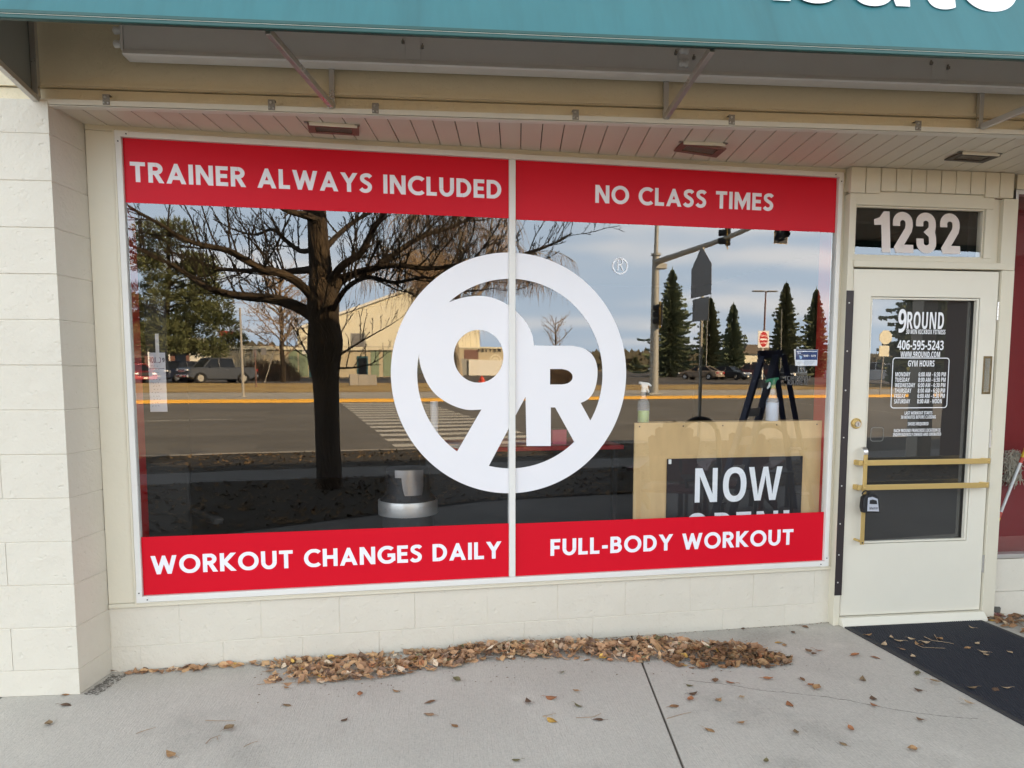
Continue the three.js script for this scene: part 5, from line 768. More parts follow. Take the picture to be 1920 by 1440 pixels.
function spruce(label, p, h, w, seed, name = 'spruce_tree', mat = M.needle, droop = 0.35) {
  const t = thing(name, label, 'tree', [p.x, p.y, p.z]), r = rng(seed), S = new Soup(), N = new Soup(); S.limb([V(0, -0.3, 0), V(0.05, h * 0.5, 0), V(0, h, 0)], 0.026 * h, 0.02, 8); mesh('trunk', S.geo(), M.bark, t);
  const nb = Math.round(30 * h);
  for (let i = 0; i < nb; i++) {
    const f = Math.pow(i / nb, 0.72), y = h * (0.03 + 0.96 * f), a = i * 2.39996 + r() * 0.6, L = w * 0.5 * Math.pow(1 - f, 0.86) * (r() < 0.12 ? 0.25 : 0.55 + 0.85 * r() * r()) + 0.06, sc = 0.35 + 0.65 * (1 - f), dx = Math.cos(a), dz = Math.sin(a), k = Math.max(3, Math.round(L * 4.2));
    for (let j = 0; j < k; j++) {
      const s = (j + 0.5 + 0.5 * r()) / k, x = L * s, yy = y - droop * L * (s - 0.55 * s * s * s) + (f > 0.9 ? 0.25 * x : 0), wd = sc * (0.16 + 0.26 * (1 - s)) * (0.7 + 0.6 * r()), c = V(dx * x, yy, dz * x);
      for (const sg of [-1, 1]) { const sx = -dz * sg, sz = dx * sg, e = V(c.x + sx * wd + dx * 0.22, c.y - 0.1 - 0.2 * r(), c.z + sz * wd + dz * 0.22); N.tri(c, V(c.x + dx * 0.34 * sc, c.y - 0.02, c.z + dz * 0.34 * sc), e); N.tri(c, e, V(c.x + sx * wd * 0.5 - dx * 0.05, c.y - 0.22 - 0.2 * r(), c.z + sz * wd * 0.5 - dz * 0.05)); }
    }
  }
  N.tri(V(-0.07, h * 0.985, 0), V(0.07, h * 0.985, 0), V(0, h * 1.03, 0)); mesh('crown', N.geo(), mat, t); return t;
}
const gnd = (p, up = 0) => { p.y = gn(nOf(p)) + up; return p; };
for (const [u, top, hw, z, seed, label] of [[1257, 503, 50, 84, 1, 'tallest spruce behind the signal pole in the right pane'], [1330, 556, 36, 92, 2, 'spruce partly hidden behind the back of the road sign'], [1373, 568, 29, 80, 3, 'slim spruce with pointed top standing alone right of the sign'], [1471, 528, 36, 86, 4, 'broad spruce right of the tall lamp post'], [1526, 540, 34, 88, 5, 'spruce at the far right edge of the window'], [1190, 668, 16, 150, 6, 'tiny distant spruce left of the signal pole']]) { const p = gnd(mir(u, 690, z), -0.06), h = mir(u, top, z).y - p.y; spruce(label, p, h, hw * 2 * PX(z) * [1.5, 1.6, 1.4, 1.65, 1.5, 1.5, 1.5][seed % 7], seed, 'spruce_tree', seed % 2 ? M.needle : M.needle3, [0.35, 0.5, 0.25, 0.42, 0.2, 0.5, 0.3][seed % 7]); }
{ const p = gnd(mirD(1712, 690, 62)), a = gnd(mirD(1752, 690, 58)); spruce('dense spruce mirrored in the glass of the door', p, 12.5, 6.4, 17); spruce('second spruce mirrored at the right in the door glass', a, 11.5, 5.2, 18, 'spruce_tree', M.needle2); }
{ // old pine at the left, in rounded masses
  const p = gnd(mir(322, 700, 66), -0.06), t = thing('pine_tree', 'large dense dark pine above the parked truck at the left', 'tree', [p.x, p.y, p.z]), r = rng(61), S = new Soup(), N = new Soup(), q = (u, v, dz = 0) => mir(u, v, 66 + dz).sub(p);
  S.limb([q(306, 715), q(308, 660), q(312, 600), q(318, 520), q(316, 440)], 0.4, 0.1, 9);
  const masses = []; for (let i = 0; i < 95; i++) { const v = 425 + 235 * Math.pow(r(), 0.75), f = (v - 415) / 245, half = 24 + 98 * Math.pow(f, 0.65), cx = 305 + 32 * f, u = cx + (r() * 2 - 1) * half * (v > 640 ? 0.7 : 1), c = q(u, v, (r() - 0.5) * 7 * (0.4 + f)); masses.push([c, 0.55 + 0.75 * r()]); S.limb([q(312, Math.min(v + 20, 650)), c], 0.07, 0.02, 4); }
  mesh('trunk', S.geo(), M.bark, t);
  for (const [c, R] of masses) for (let j = 0; j < 330; j++) { const d = V(r() - 0.5, r() - 0.5, r() - 0.5).normalize(), b = c.clone().addScaledVector(V(d.x * 1.2, d.y * 0.75, d.z * 1.2), R * Math.cbrt(r())), e = b.clone().addScaledVector(d, 0.28 + 0.12 * r()); e.y += 0.1; const s = V(r() - 0.5, r() - 0.5, r() - 0.5).cross(d).normalize().multiplyScalar(0.055); N.tri(b.clone().add(s), e, b.sub(s)); }
  mesh('crown', N.geo(), M.needle2, t);
}
function bush(name, label, p, w, h, d, seed, mat, n) { const r = rng(seed), t = thing(name, label, 'shrub', [p.x, p.y, p.z], FT), S = new Soup(), N = new Soup(); for (let i = 0; i < n; i++) { const x = (r() - 0.5) * w, z = (r() - 0.5) * d, a = V(x, 0, z), b = V(x + (r() - 0.5) * 0.7, h * (0.65 + 0.4 * r()) * Math.sqrt(Math.max(0.15, 1 - (2 * x / w) ** 4)), z + (r() - 0.5) * 0.6); S.limb([a, a.clone().lerp(b, 0.5).add(V((r() - 0.5) * 0.2, 0, (r() - 0.5) * 0.2)), b], 0.018, 0.008, 3); for (let k = 0; k < 10; k++) { const c = a.clone().lerp(b, 0.25 + 0.75 * r()), e = c.clone().add(V((r() - 0.5) * 0.45, 0.25 * r(), (r() - 0.5) * 0.45)), s = V(r() - 0.5, r() - 0.5, r() - 0.5).normalize().multiplyScalar(0.04); N.tri(c, e, c.clone().lerp(e, 0.6).add(s)); } } mesh('stems', S.geo(), M.twig, t); mesh('foliage', N.geo(), mat, t); }
bush('brown_hedge', 'brown leafless hedge in front of the low cream building', gnd(mir(508, 705, 66), -0.05), 5.0, 1.9, 1.3, 41, M.hedge, 500);
bush('dark_shrub', 'dark brown shrub showing through the opening of the R', gnd(mir(1052, 712, 48), 0.02), 3.4, 1.5, 1.4, 42, M.hedge, 420);

// a brick wing at the right end of the shop row, in shade, mirrored by the door
{
  const c = mirD(1722, 835, 9.3), wg = thing('side_wing', 'dark brick wing with a pale column mirrored at the right of the door glass', 'building', [c.x, 0, c.z], 0);
  mesh('column', bx(-0.14, 0.14, 0, 3.3, -0.14, 0.14, 0.02), M.concFar, wg); mesh('column_base', bx(-0.2, 0.2, 0, 0.14, -0.2, 0.2, 0.02), M.concFar, wg);
  mesh('wall', bx(0.5, 9, 0, 4.6, -8.2, 0.1), std({ color: lin(0.075, 0.03, 0.022), roughness: 0.85, map: rep(paintTone, 0.3) }), wg); mesh('roof_edge', bx(-0.25, 9, 3.3, 3.62, -8.2, 0.2), std({ color: lin(0.09, 0.06, 0.045), roughness: 0.8 }), wg); mesh('door', bx(0.45, 0.499, 0.02, 2.1, -3.2, -2.2), M.maroon, wg);
}
// -------- buildings across the street (their fronts face us and the sun)
function facing(p, turn = 0) { return PI + FT + turn; }
function house(name, label, u0, u1, vTop, vBase, z, mat, build) { const a = gnd(mir(u0, vBase, z), -0.06), b = mir(u1, vBase, z), h = mir(u0, vTop, z).y - a.y, w = b.x - a.x, o = thing(name, label, 'building', [a.x, a.y, a.z], 0); build(o, w, h, PX(z)); return o; }
const front = -0.03; // fronts look towards the shop, that is along -z
house('low_cream_building', 'long low cream building with flat roof behind the hedge', 415, 760, 648, 706, 80, M.tanWall, (o, w, h) => {
  mesh('wall', bx(0, w, 0, h - 0.35, 0, 10), M.tanWall, o); mesh('roof_band', bx(-0.2, w + 0.2, h - 0.345, h, -0.25, 10.2), M.creamWall, o); mesh('roof', bx(-0.1, w, h + 0.005, h + 0.06, 0, 10), M.roofGrey, o);
  for (const [x, m] of [[w * 0.385, M.greenDoor], [w * 0.44, M.greenDoor], [w * 0.83, M.greenDoor], [w * 0.90, M.greenDoor]]) mesh('green_panel', bx(x - 0.45, x + 0.45, 0.1, 3.0, front - 0.02, front + 0.01), m, o);
  for (const x of [w * 0.5, w * 0.76]) { const d = mesh('door', bx(x - 0.6, x + 0.6, 0, 2.3, front - 0.03, front + 0.01), M.tealDoor, o); mesh('door_pane', bx(x - 0.45, x + 0.45, 0.3, 2.1, front - 0.045, front - 0.031), M.carGlass, d); }
  const s = mesh('sign_board', bx(w * 0.49 - 1.1, w * 0.49 + 1.1, 2.5, 3.15, -0.12, -0.05), M.whiteWall, o); mesh('sign_letters', textGeo('STEV', -0.9, 0.9, 2.62, 0.4).rotateY(PI).translate(w * 0.49, 0, -0.125), M.dark, s);
});
house('gabled_building', 'tall cream gabled building partly behind the dark trunk', 560, 900, 600, 690, 96, M.creamWall, (o, w, h) => {
  const rise = 4.2, pts = [[0, 0], [w, 0], [w, h - 0.5], [w * 0.62, h + rise], [0, h - 1.2]]; mesh('wall', ext(pts, 16), M.creamWall, o);
  mesh('roof', ext([[-0.4, h - 1.35], [w * 0.62, h + rise + 0.02], [w + 0.4, h - 0.7], [w + 0.4, h - 0.42], [w * 0.62, h + rise + 0.35], [-0.4, h - 1.05]], 16.8).translate(0, 0, -0.4), M.whiteWall, o);
  const g = mesh('window', bx(w * 0.28, w * 0.36, h * 0.5, h * 0.78, front - 0.03, front), M.poleGrey, o); mesh('window_pane', bx(w * 0.288, w * 0.352, h * 0.52, h * 0.76, front - 0.045, front - 0.031), M.signBack, g);
});
house('tan_shop_building', 'tan commercial building with round emblem seen through the 9', 820, 1010, 652, 704, 92, M.tanWall, (o, w, h) => {
  mesh('wall', bx(0, w, 0, h, 0, 12), M.tanWall, o); mesh('coping', bx(-0.1, w + 0.1, h + 0.002, h + 0.2, -0.1, 12.1), M.creamWall, o); mesh('white_front', bx(w * 0.3, w * 0.72, 0, 2.0, -0.35, -0.05), M.whiteWall, o); mesh('brown_panel', bx(w * 0.26, w * 0.4, 2.1, 3.3, -0.06, -0.005), M.ventBrown, o); mesh('grey_door', bx(w * 0.2, w * 0.29, 0, 2.1, -0.1, -0.02), M.poleGrey, o);
  const e = w * 0.57; mesh('emblem', [new THREE.RingGeometry(0.62, 0.78, 32).rotateY(PI).translate(e, h - 1.5, -0.03), new THREE.RingGeometry(0.2, 0.4, 24).rotateY(PI).translate(e, h - 1.5, -0.03)], M.creamWall, o); mesh('sign_letters', textGeo('KETTEL', -1.6, 1.6, h - 0.45, 0.34).rotateY(PI).translate(w * 0.5, 0, -0.06), M.dark, o);
});
house('white_roofed_building', 'low dark building with bright white roof edge under the pine', 262, 372, 633, 700, 88, M.ventBrown, (o, w, h) => {
  mesh('wall', bx(0.6, w * 0.86, 0, h - 1.1, 0, 8), M.ventBrown, o); mesh('white_wall', bx(w * 0.86 + 0.01, w, 0, h - 1.15, 0.02, 8), M.whiteWall, o); mesh('white_fascia', bx(-0.3, w + 0.5, h - 0.42, h, -1.6, 8), M.whiteWall, o); mesh('soffit_board', ext([[0, h - 1.1], [w, h - 1.1], [w + 0.4, h - 0.425], [-0.2, h - 0.425]], 1.2).translate(0, 0, -1.3), M.ventBrown, o);
  for (const x of [0.2, 0.55]) mesh('post', bx(w * x, w * x + 0.12, 0, h - 1.1, -1.2, -1.05), M.whiteWall, o); for (const x of [0.25, 0.62]) mesh('window', bx(w * x, w * x + w * 0.18, 0.8, h - 1.5, -0.05, -0.01), M.carGlass, o);
});
house('grey_roofed_house', 'small cream house with brown hipped roof behind parked cars', 1394, 1448, 662, 702, 118, M.creamWall, (o, w, h) => { mesh('wall', bx(0, w, 0, h, 0, 7), M.creamWall, o); mesh('roof', ext([[-0.5, h - 0.1], [w + 0.5, h - 0.1], [w * 0.8, h + 1.5], [w * 0.1, h + 1.5]], 7.8).translate(0, 0, -0.4), M.roofGrey, o); mesh('window', bx(w * 0.3, w * 0.5, 0.9, 2.0, -0.05, -0.01), M.carGlass, o); });
{ // long fence of distant trees and houses that closes the view
  const r = rng(303), N = new Soup(); for (let i = 0; i < 9000; i++) { const u = -330 + 720 * r(), n = 190 + 60 * r(), hh = (3.5 + 3.2 * (0.5 + 0.5 * simplex.noise(u * 0.03, 1))) * Math.sqrt(r()), p = V(u, gn(160) + hh, n), s = 0.9 + 1.4 * r(); N.tri(V(p.x - s, p.y - s * 0.6, p.z), V(p.x + s, p.y - s * 0.5 * r(), p.z + s * 0.5), V(p.x + (r() - 0.5) * s, p.y + s * 0.8, p.z)); }
  inF('distant_woods', N.geo(), std({ color: lin(0.085, 0.078, 0.055), roughness: 1 }), 'stuff', { label: 'low belt of distant trees along the horizon', category: 'trees' });
}

// -------- vehicles: x forward, wheels on y = 0
function car(name, label, cat, p, turn, o) {
  const c = thing(name, label, cat, [p.x, p.y, p.z], turn), L = o.L, Wd = o.W || 1.8, H = o.H, b = o.belt, R = o.R || 0.34, paint = phy({ color: lin(...o.color), roughness: 0.4, metalness: 0.1, clearcoat: 0.6, clearcoatRoughness: 0.12 });
  const fx = L / 2 - (o.fo || 0.92), rx = -L / 2 + (o.ro || 0.98), arch = (x) => Array.from({ length: 11 }, (_, i) => { const a = PI * i / 10; return [x - (R + 0.06) * Math.cos(a), 0.06 + R * 0.55 + (R + 0.06) * Math.sin(a) * 0.98]; });
  const sill = 0.24 + (o.lift || 0), low = [[-L / 2 + 0.06, sill + 0.1], ...arch(rx).map((q) => [q[0], q[1] + 0.02]), ...arch(fx).map((q) => [q[0], q[1] + 0.02]), [L / 2 - 0.08, sill + 0.06]];
  const body = ext([...low, ...o.top], Wd - 0.16, 0.08).translate(0, 0, -(Wd - 0.16) / 2); mesh('body', body, paint, c);
  const cab = new THREE.BufferGeometry(), cb = o.cab, n = cb.length, pos = [], q = (i, s) => { const [x, y, k] = cb[i]; return [x, y, s * (Wd / 2 - k)]; }; // greenhouse with leaning sides
  for (let i = 0; i < n; i++) { const j = (i + 1) % n; pos.push(...q(i, 1), ...q(j, 1), ...q(j, -1), ...q(i, 1), ...q(j, -1), ...q(i, -1)); } for (const s of [1, -1]) for (let i = 1; i < n - 1; i++) pos.push(...q(0, s), ...q(i, s), ...q(i + 1, s));
  cab.setAttribute('position', new THREE.Float32BufferAttribute(pos, 3)); cab.computeVertexNormals(); mesh('window', cab, M.carGlass, c);
  const roofY = Math.max(...cb.map((w) => w[1])), tops = cb.filter((w) => w[1] > roofY - 0.06).map((w) => w[0]), k = cb.find((w) => w[1] > roofY - 0.06)[2]; mesh('roof', bx(Math.min(...tops) - 0.05, Math.max(...tops) + 0.05, roofY - 0.02, roofY + 0.045, -Wd / 2 + k - 0.02, Wd / 2 - k + 0.02, 0.03), paint, c);
  const pil = []; for (const s of [1, -1]) { for (let i = 0; i < n; i++) { const j = (i + 1) % n, A = V(...q(i, s)), B = V(...q(j, s)); if (Math.abs(A.y - B.y) > 0.2) pil.push(bar(A, B, 0.045, 6)); } for (const x of o.pillars || []) pil.push(bar(V(x, b, s * (Wd / 2 - 0.05)), V(x - 0.04, roofY, s * (Wd / 2 - k)), 0.04, 6)); } mesh('pillar', pil, paint, c);
  for (const x of [fx, rx]) for (const s of [1, -1]) { const w = mesh('wheel', cyl(R, R, 0.24, 24).rotateX(PI / 2).translate(x, R, s * (Wd / 2 - 0.125)), M.tyre, c); mesh('rim', [cyl(R * 0.6, R * 0.64, 0.03, 20).rotateX(PI / 2).translate(x, R, s * (Wd / 2 + 0.0)), cyl(R * 0.14, R * 0.14, 0.05, 10).rotateX(PI / 2).translate(x, R, s * (Wd / 2 + 0.005))], o.rim || M.chrome, w); }
  const hy = o.lampY || b - 0.22; for (const s of [1, -1]) { mesh('headlight', bx(L / 2 - 0.14, L / 2 + 0.012, hy - 0.08, hy + 0.08, s * (Wd / 2 - 0.28) - 0.17, s * (Wd / 2 - 0.28) + 0.17, 0.05), M.lampGlass, c); mesh('tail_light', bx(-L / 2 - 0.012, -L / 2 + 0.14, hy - 0.06, hy + 0.12, s * (Wd / 2 - 0.2) - 0.13, s * (Wd / 2 - 0.2) + 0.13, 0.04), M.tail, c); mesh('mirror', new THREE.SphereGeometry(0.1, 10, 8).scale(0.8, 0.7, 1).translate((o.mir || 0.6), b + 0.1, s * (Wd / 2 + 0.08)), paint, c); mesh('door_handle', bx(-0.35, -0.18, b - 0.16, b - 0.13, s * (Wd / 2) - 0.015, s * (Wd / 2) + 0.015), M.chrome, c); }
  mesh('grille', bx(L / 2 - 0.06, L / 2 + 0.016, hy - 0.16, hy + 0.1, -Wd * 0.26, Wd * 0.26, 0.03), o.grille || M.black, c); mesh('bumper', [bx(L / 2 - 0.12, L / 2 + 0.06, sill + 0.02, sill + 0.24, -Wd / 2 + 0.1, Wd / 2 - 0.1, 0.05), bx(-L / 2 - 0.06, -L / 2 + 0.12, sill + 0.06, sill + 0.26, -Wd / 2 + 0.1, Wd / 2 - 0.1, 0.05)], o.bumper || paint, c); mesh('number_plate', [bx(L / 2 + 0.06, L / 2 + 0.075, sill + 0.08, sill + 0.22, -0.16, 0.16), bx(-L / 2 - 0.03, -L / 2 - 0.015, hy - 0.14, hy + 0.02, -0.16, 0.16)], M.whiteWall, c);
  return c;
}
const sedan = (color) => ({ L: 4.7, W: 1.82, H: 1.45, belt: 0.93, R: 0.33, color, mir: 0.7, pillars: [-0.05], top: [[2.26, 0.62], [2.0, 0.82], [1.0, 0.95], [-1.6, 0.98], [-2.2, 0.93], [-2.28, 0.6]], cab: [[1.15, 0.9, 0.1], [0.35, 1.42, 0.32], [-0.85, 1.43, 0.32], [-1.75, 0.94, 0.12]] });
const suv = (color) => ({ L: 4.65, W: 1.86, H: 1.7, belt: 1.05, R: 0.36, color, lift: 0.08, mir: 0.85, pillars: [0.0, -1.1], lampY: 0.88, top: [[2.22, 0.75], [2.1, 0.98], [1.15, 1.08], [-2.18, 1.1], [-2.24, 0.7]], cab: [[1.25, 1.03, 0.08], [0.55, 1.64, 0.25], [-1.9, 1.66, 0.25], [-2.18, 1.06, 0.1]] });
const pickup = (color) => ({ L: 5.8, W: 2.0, H: 1.92, belt: 1.2, R: 0.41, color, lift: 0.2, fo: 0.98, ro: 1.3, mir: 1.15, lampY: 1.02, pillars: [0.35], grille: M.chrome, bumper: M.chrome, top: [[2.76, 0.95], [2.66, 1.2], [1.45, 1.26], [-0.95, 1.26], [-0.97, 1.28], [-2.78, 1.3], [-2.8, 0.72]], cab: [[1.65, 1.2, 0.1], [0.95, 1.9, 0.25], [-0.82, 1.92, 0.25], [-0.96, 1.24, 0.12]] });
const head = (dx, dz) => Math.atan2(-dz, dx);
{
  const P = (u, v, h = -0.06) => hit(u, v, h);
  car('pickup_truck', 'silver grey crew cab pickup truck parked at the left', 'pickup truck', gnd(mir(410, 716, 57.5), -0.06), head(-0.78, -0.62), { ...pickup([0.045, 0.052, 0.062]), rim: M.poleGrey });
  car('blue_car', 'dark blue car parked nose out beside the silver pickup', 'car', gnd(mir(337, 714, 60.5), -0.06), head(-0.45, -0.9), suv([0.012, 0.018, 0.04]));
  car('red_car', 'red car at the far left edge of the window', 'car', gnd(mir(257, 714, 58), -0.06), head(0.5, -0.87), sedan([0.30, 0.015, 0.015]));
  car('dark_suv', 'black sport utility car parked right of the signal pole', 'car', gnd(mir(1256, 702, 92), -0.06), head(0.93, 0.3), suv([0.012, 0.012, 0.014]));
  car('tan_sedan', 'tan sedan seen from behind with red tail lights', 'car', gnd(mir(1314, 711, 71), -0.06), head(-0.6, 0.8), { ...sedan([0.27, 0.20, 0.135]) });
  car('black_car', 'black car with chrome front parked nose towards the street', 'car', gnd(mir(1367, 709, 72), -0.06), head(0.5, -0.87), { ...sedan([0.012, 0.016, 0.022]), grille: M.chrome });
  car('maroon_suv', 'maroon sport utility car just left of the ladder', 'car', gnd(mir(1408, 706, 74), -0.06), head(-0.85, 0.5), suv([0.06, 0.010, 0.012]));
  car('grey_jeep', 'dark grey off-road car with round headlights behind the ladder', 'car', gnd(mir(1484, 712, 60), -0.06), head(-0.72, -0.7), { ...suv([0.05, 0.058, 0.058]), L: 4.5, R: 0.42, lift: 0.16 });
  car('white_pickup', 'white pickup truck mirrored at the left in the door glass', 'pickup truck', gnd(mirD(1643, 704, 72), -0.06), head(0.45, -0.9), pickup([0.55, 0.57, 0.6]));
  car('blue_van', 'blue car mirrored behind the printed hours of the door', 'car', gnd(mirD(1712, 702, 66), -0.06), head(-0.8, -0.5), suv([0.015, 0.035, 0.10]));
}
// -------- signal, signs, posts
{
  const z = 35, b = gnd(mir(1225, 741, z), 0.01), o = thing('signal_pole', 'tall grey traffic signal pole with long mast arm over the road', 'traffic signal', [b.x, b.y, b.z]), q = (u, v, zz) => mir(u, v, zz).sub(b), ty = q(1227, 490, z).y;
  mesh('pole', [bar(V(0, 0, 0), V(0, ty + 0.3, 0), 0.26, 16, 0.19), cyl(0.27, 0.27, 0.12, 16).translate(0, ty + 0.36, 0), bar(V(0, ty + 0.4, 0), V(0.02, ty + 4.4, 0), 0.12, 12, 0.1), bx(-0.4, 0.4, 0, 0.12, -0.4, 0.4, 0.03)], M.poleGrey, o);
  const A = q(1229, 492, z), B = q(1362, 446, 27.6), Cc = q(1480, 396, 23.5), curve = new THREE.CatmullRomCurve3([A, A.clone().lerp(B, 0.5).add(V(0, -0.02, 0)), B, Cc]), S = new Soup(); S.limb(curve.getPoints(20), 0.16, 0.08, 10); mesh('mast_arm', S.geo(), M.poleGrey, o); mesh('arm_bracket', bx(-0.1, 0.55, ty - 0.42, ty - 0.12, -0.28, 0.1, 0.03), M.poleGrey, o);
  const signal = (p, turn, n, plate) => { const h = new THREE.Group(); const box = mesh('signal_head', bx(-0.17, 0.17, -0.36 * n / 2, 0.36 * n / 2, -0.12, 0.12, 0.03), M.black, o); box.position.copy(p); box.rotation.y = turn; mesh('back_plate', ext([[-0.3, -0.36 * n / 2 - 0.13], [0.3, -0.36 * n / 2 - 0.13], [0.3, 0.36 * n / 2 + 0.13], [-0.3, 0.36 * n / 2 + 0.13]], 0.02), M.black, box); mesh('plate_border', ext([[-0.32, -0.36 * n / 2 - 0.15], [0.32, -0.36 * n / 2 - 0.15], [0.32, 0.36 * n / 2 + 0.15], [-0.32, 0.36 * n / 2 + 0.15]], 0.012, 0, [[[-0.27, -0.36 * n / 2 - 0.1], [0.27, -0.36 * n / 2 - 0.1], [0.27, 0.36 * n / 2 + 0.1], [-0.27, 0.36 * n / 2 + 0.1]]]).translate(0, 0, -0.004), M.signalYellow, box); for (let i = 0; i < n; i++) { const y = (i - (n - 1) / 2) * 0.36; mesh('lens', cyl(0.14, 0.14, 0.02, 18).rotateX(PI / 2).translate(0, y, 0.125), M.lens, box); mesh('visor', new THREE.CylinderGeometry(0.155, 0.155, 0.28, 18, 1, true, PI * 0.25, PI * 1.5).rotateX(PI / 2).translate(0, y, 0.26), M.black, box); } };
  signal(q(1366, 436, 27.6), PI / 2 + 0.55 + PI, 3); signal(q(1465, 425, 24.5), PI * 0.97, 3); signal(q(1238, 590, z - 0.5), PI / 2 + 0.45 + PI, 3);
  // back of the warning sign on the boulevard
  const sz = 9.4, sb = hit(1309, 858, 0), sp = mir(1309, 850, sz); sp.y = 0; const sg = thing('warning_sign', 'grey back of a five-sided road sign with plate on a perforated post', 'road sign', [sp.x, 0, sp.z], 1.52), hy = (v) => mir(1316, v, sz).y;
  mesh('post', [bx(-0.03, 0.03, 0, hy(464), -0.012, 0.012, 0.003), bx(-0.03, -0.022, 0, hy(464), 0.0125, 0.03), bx(0.022, 0.03, 0, hy(464), 0.0125, 0.03)], M.poleGrey, sg); const hs = []; for (let y = 0.3; y < hy(470); y += 0.05) hs.push(cyl(0.006, 0.006, 0.003, 8).rotateX(PI / 2).translate(0, y, 0.0135)); mesh('holes', hs, M.dark, sg);
  const s0 = hy(556), s1 = hy(462), e0 = hy(602), e1 = hy(559), w = 0.40; mesh('sign_plate', ext([[-w, s0], [w, s0], [w, s0 + (s1 - s0) * 0.6], [0, s1], [-w, s0 + (s1 - s0) * 0.6]], 0.004, 0.001).translate(0, 0, -0.02), M.signBack, sg); mesh('lower_plate', ext([[-0.32, e0], [0.32, e0], [0.32, e1], [-0.32, e1]], 0.004, 0.001).translate(0, 0, -0.0205), M.signBack, sg);
  // do not enter
  const dz = 38.9, db = gnd(mir(1430, 736, dz), 0.01), dn = thing('do_not_enter_sign', 'white and red DO NOT ENTER sign on a thin white post', 'road sign', [db.x, db.y, db.z], PI + 0.1), y0 = mir(1432, 652, dz).y - db.y, y1 = mir(1432, 620, dz).y - db.y;
  const ft = canvasTex(256, 384, (x) => { x.fillStyle = '#f2efe8'; x.fillRect(0, 0, 256, 384); x.fillStyle = '#c8141c'; x.beginPath(); x.ellipse(128, 192, 100, 172, 0, 0, 7); x.fill(); x.fillStyle = '#f2efe8'; x.fillRect(42, 172, 172, 44); x.font = 'bold 54px sans-serif'; x.textAlign = 'center'; x.fillText('DO NOT', 128, 130, 170); x.fillText('ENTER', 128, 296, 150); });
  mesh('post', bx(-0.035, 0.035, 0, y1 - 0.05, -0.07, -0.03, 0.01), M.whiteWall, dn); mesh('plate', bx(-0.36, 0.36, y0, y1, -0.025, 0.0, 0.008), M.whiteWall, dn); mesh('face', new THREE.PlaneGeometry(0.7, y1 - y0 - 0.02).translate(0, (y0 + y1) / 2, 0.003), std({ map: ft, roughness: 0.5 }), dn);
  const post = (name, label, u, vTop, vB, zz, rad, mat, plate, lean = 0) => { const p = gnd(mir(u, vB, zz), 0.0), h = mir(u, vTop, zz).y - p.y, t = thing(name, label, 'post', [p.x, p.y, p.z]); mesh('shaft', bar(V(0, 0, 0), V(lean, h, 0), rad, 10, rad * 0.8), mat, t); mesh('foot', cyl(rad * 2, rad * 2.3, 0.06, 12).translate(0, 0.03, 0), mat, t); if (plate) { const k = PX(zz); mesh('plate', bx(-plate[0] * k / 2, plate[0] * k / 2, h - plate[1] * k, h, rad, rad + 0.02), plate[2], t); } return t; };
  post('pale_post', 'tall pale post on the far sidewalk at the left', 457, 578, 745, 34.3, 0.065, M.concFar); post('small_sign_post', 'short post with a small dark plate near the hedge', 481, 655, 716, 48, 0.035, M.ventBrown, [7, 13, M.signBack]); post('leaning_post', 'thin leaning post left of the round bare tree', 497, 652, 708, 60, 0.04, M.concFar, [9, 12, M.signBack], 0.9);
  post('lamp_post_slim', 'slim pole standing behind the road sign in the right pane', 1324, 598, 700, 78, 0.06, M.poleGrey); post('far_pole', 'thin tall pole in front of the right spruces', 1464, 580, 705, 76, 0.05, M.poleGrey);
  const zl = 76, lp = gnd(mir(1431, 705, zl), 0), lh = mir(1435, 546, zl).y - lp.y, l = thing('parking_lamp', 'tall dark parking lamp with two flat heads', 'lamp post', [lp.x, lp.y, lp.z]); mesh('pole', bar(V(0, 0, 0), V(0.15, lh, 0), 0.14, 10, 0.09), M.ventBrown, l); for (const s of [-1, 1]) mesh('lamp_head', bx(s < 0 ? -1.55 : 0.3, s < 0 ? 0 : 1.55, lh - 0.04, lh + 0.1, -0.25, 0.25, 0.05), M.signBack, l); mesh('cross_arm', bx(-0.4, 0.6, lh - 0.02, lh + 0.06, -0.05, 0.05), M.signBack, l);
  // stop sign seen from behind in the door glass
  const kp = gnd(mirD(1650, 716, 43)), kt = mirD(1657, 619, 43).y - kp.y, st = thing('stop_sign', 'pale back of an octagonal sign with plate mirrored in the door', 'road sign', [kp.x, kp.y, kp.z]); mesh('post', bar(V(0, 0, 0), V(0.2, kt, 0), 0.035, 8), M.concFar, st); mesh('octagon', cyl(0.42, 0.42, 0.02, 8).rotateY(PI / 8).rotateX(PI / 2).translate(0.17, kt - 0.42, -0.06), M.creamWall, st); mesh('lower_plate', bx(-0.2, 0.42, kt - 1.5, kt - 0.9, -0.06, -0.04), M.creamWall, st);
  // hydrant, concrete blocks, red roof sign
  const hp = gnd(mir(903, 716, 47), 0.02), hy2 = thing('fire_hydrant', 'red fire hydrant seen through the round opening of the 9', 'hydrant', [hp.x, hp.y, hp.z]); mesh('barrel', new THREE.LatheGeometry([[0, 0], [0.2, 0], [0.2, 0.05], [0.14, 0.07], [0.14, 0.5], [0.18, 0.52], [0.18, 0.57], [0.13, 0.68], [0.05, 0.74], [0.04, 0.8], [0, 0.8]].map((p) => new THREE.Vector2(...p)), 18), M.redSign, hy2); mesh('nozzle', [cyl(0.07, 0.07, 0.46, 12).rotateZ(PI / 2).translate(0, 0.42, 0), cyl(0.09, 0.09, 0.2, 12).rotateX(PI / 2).translate(0, 0.36, -0.14)], M.redSign, hy2);
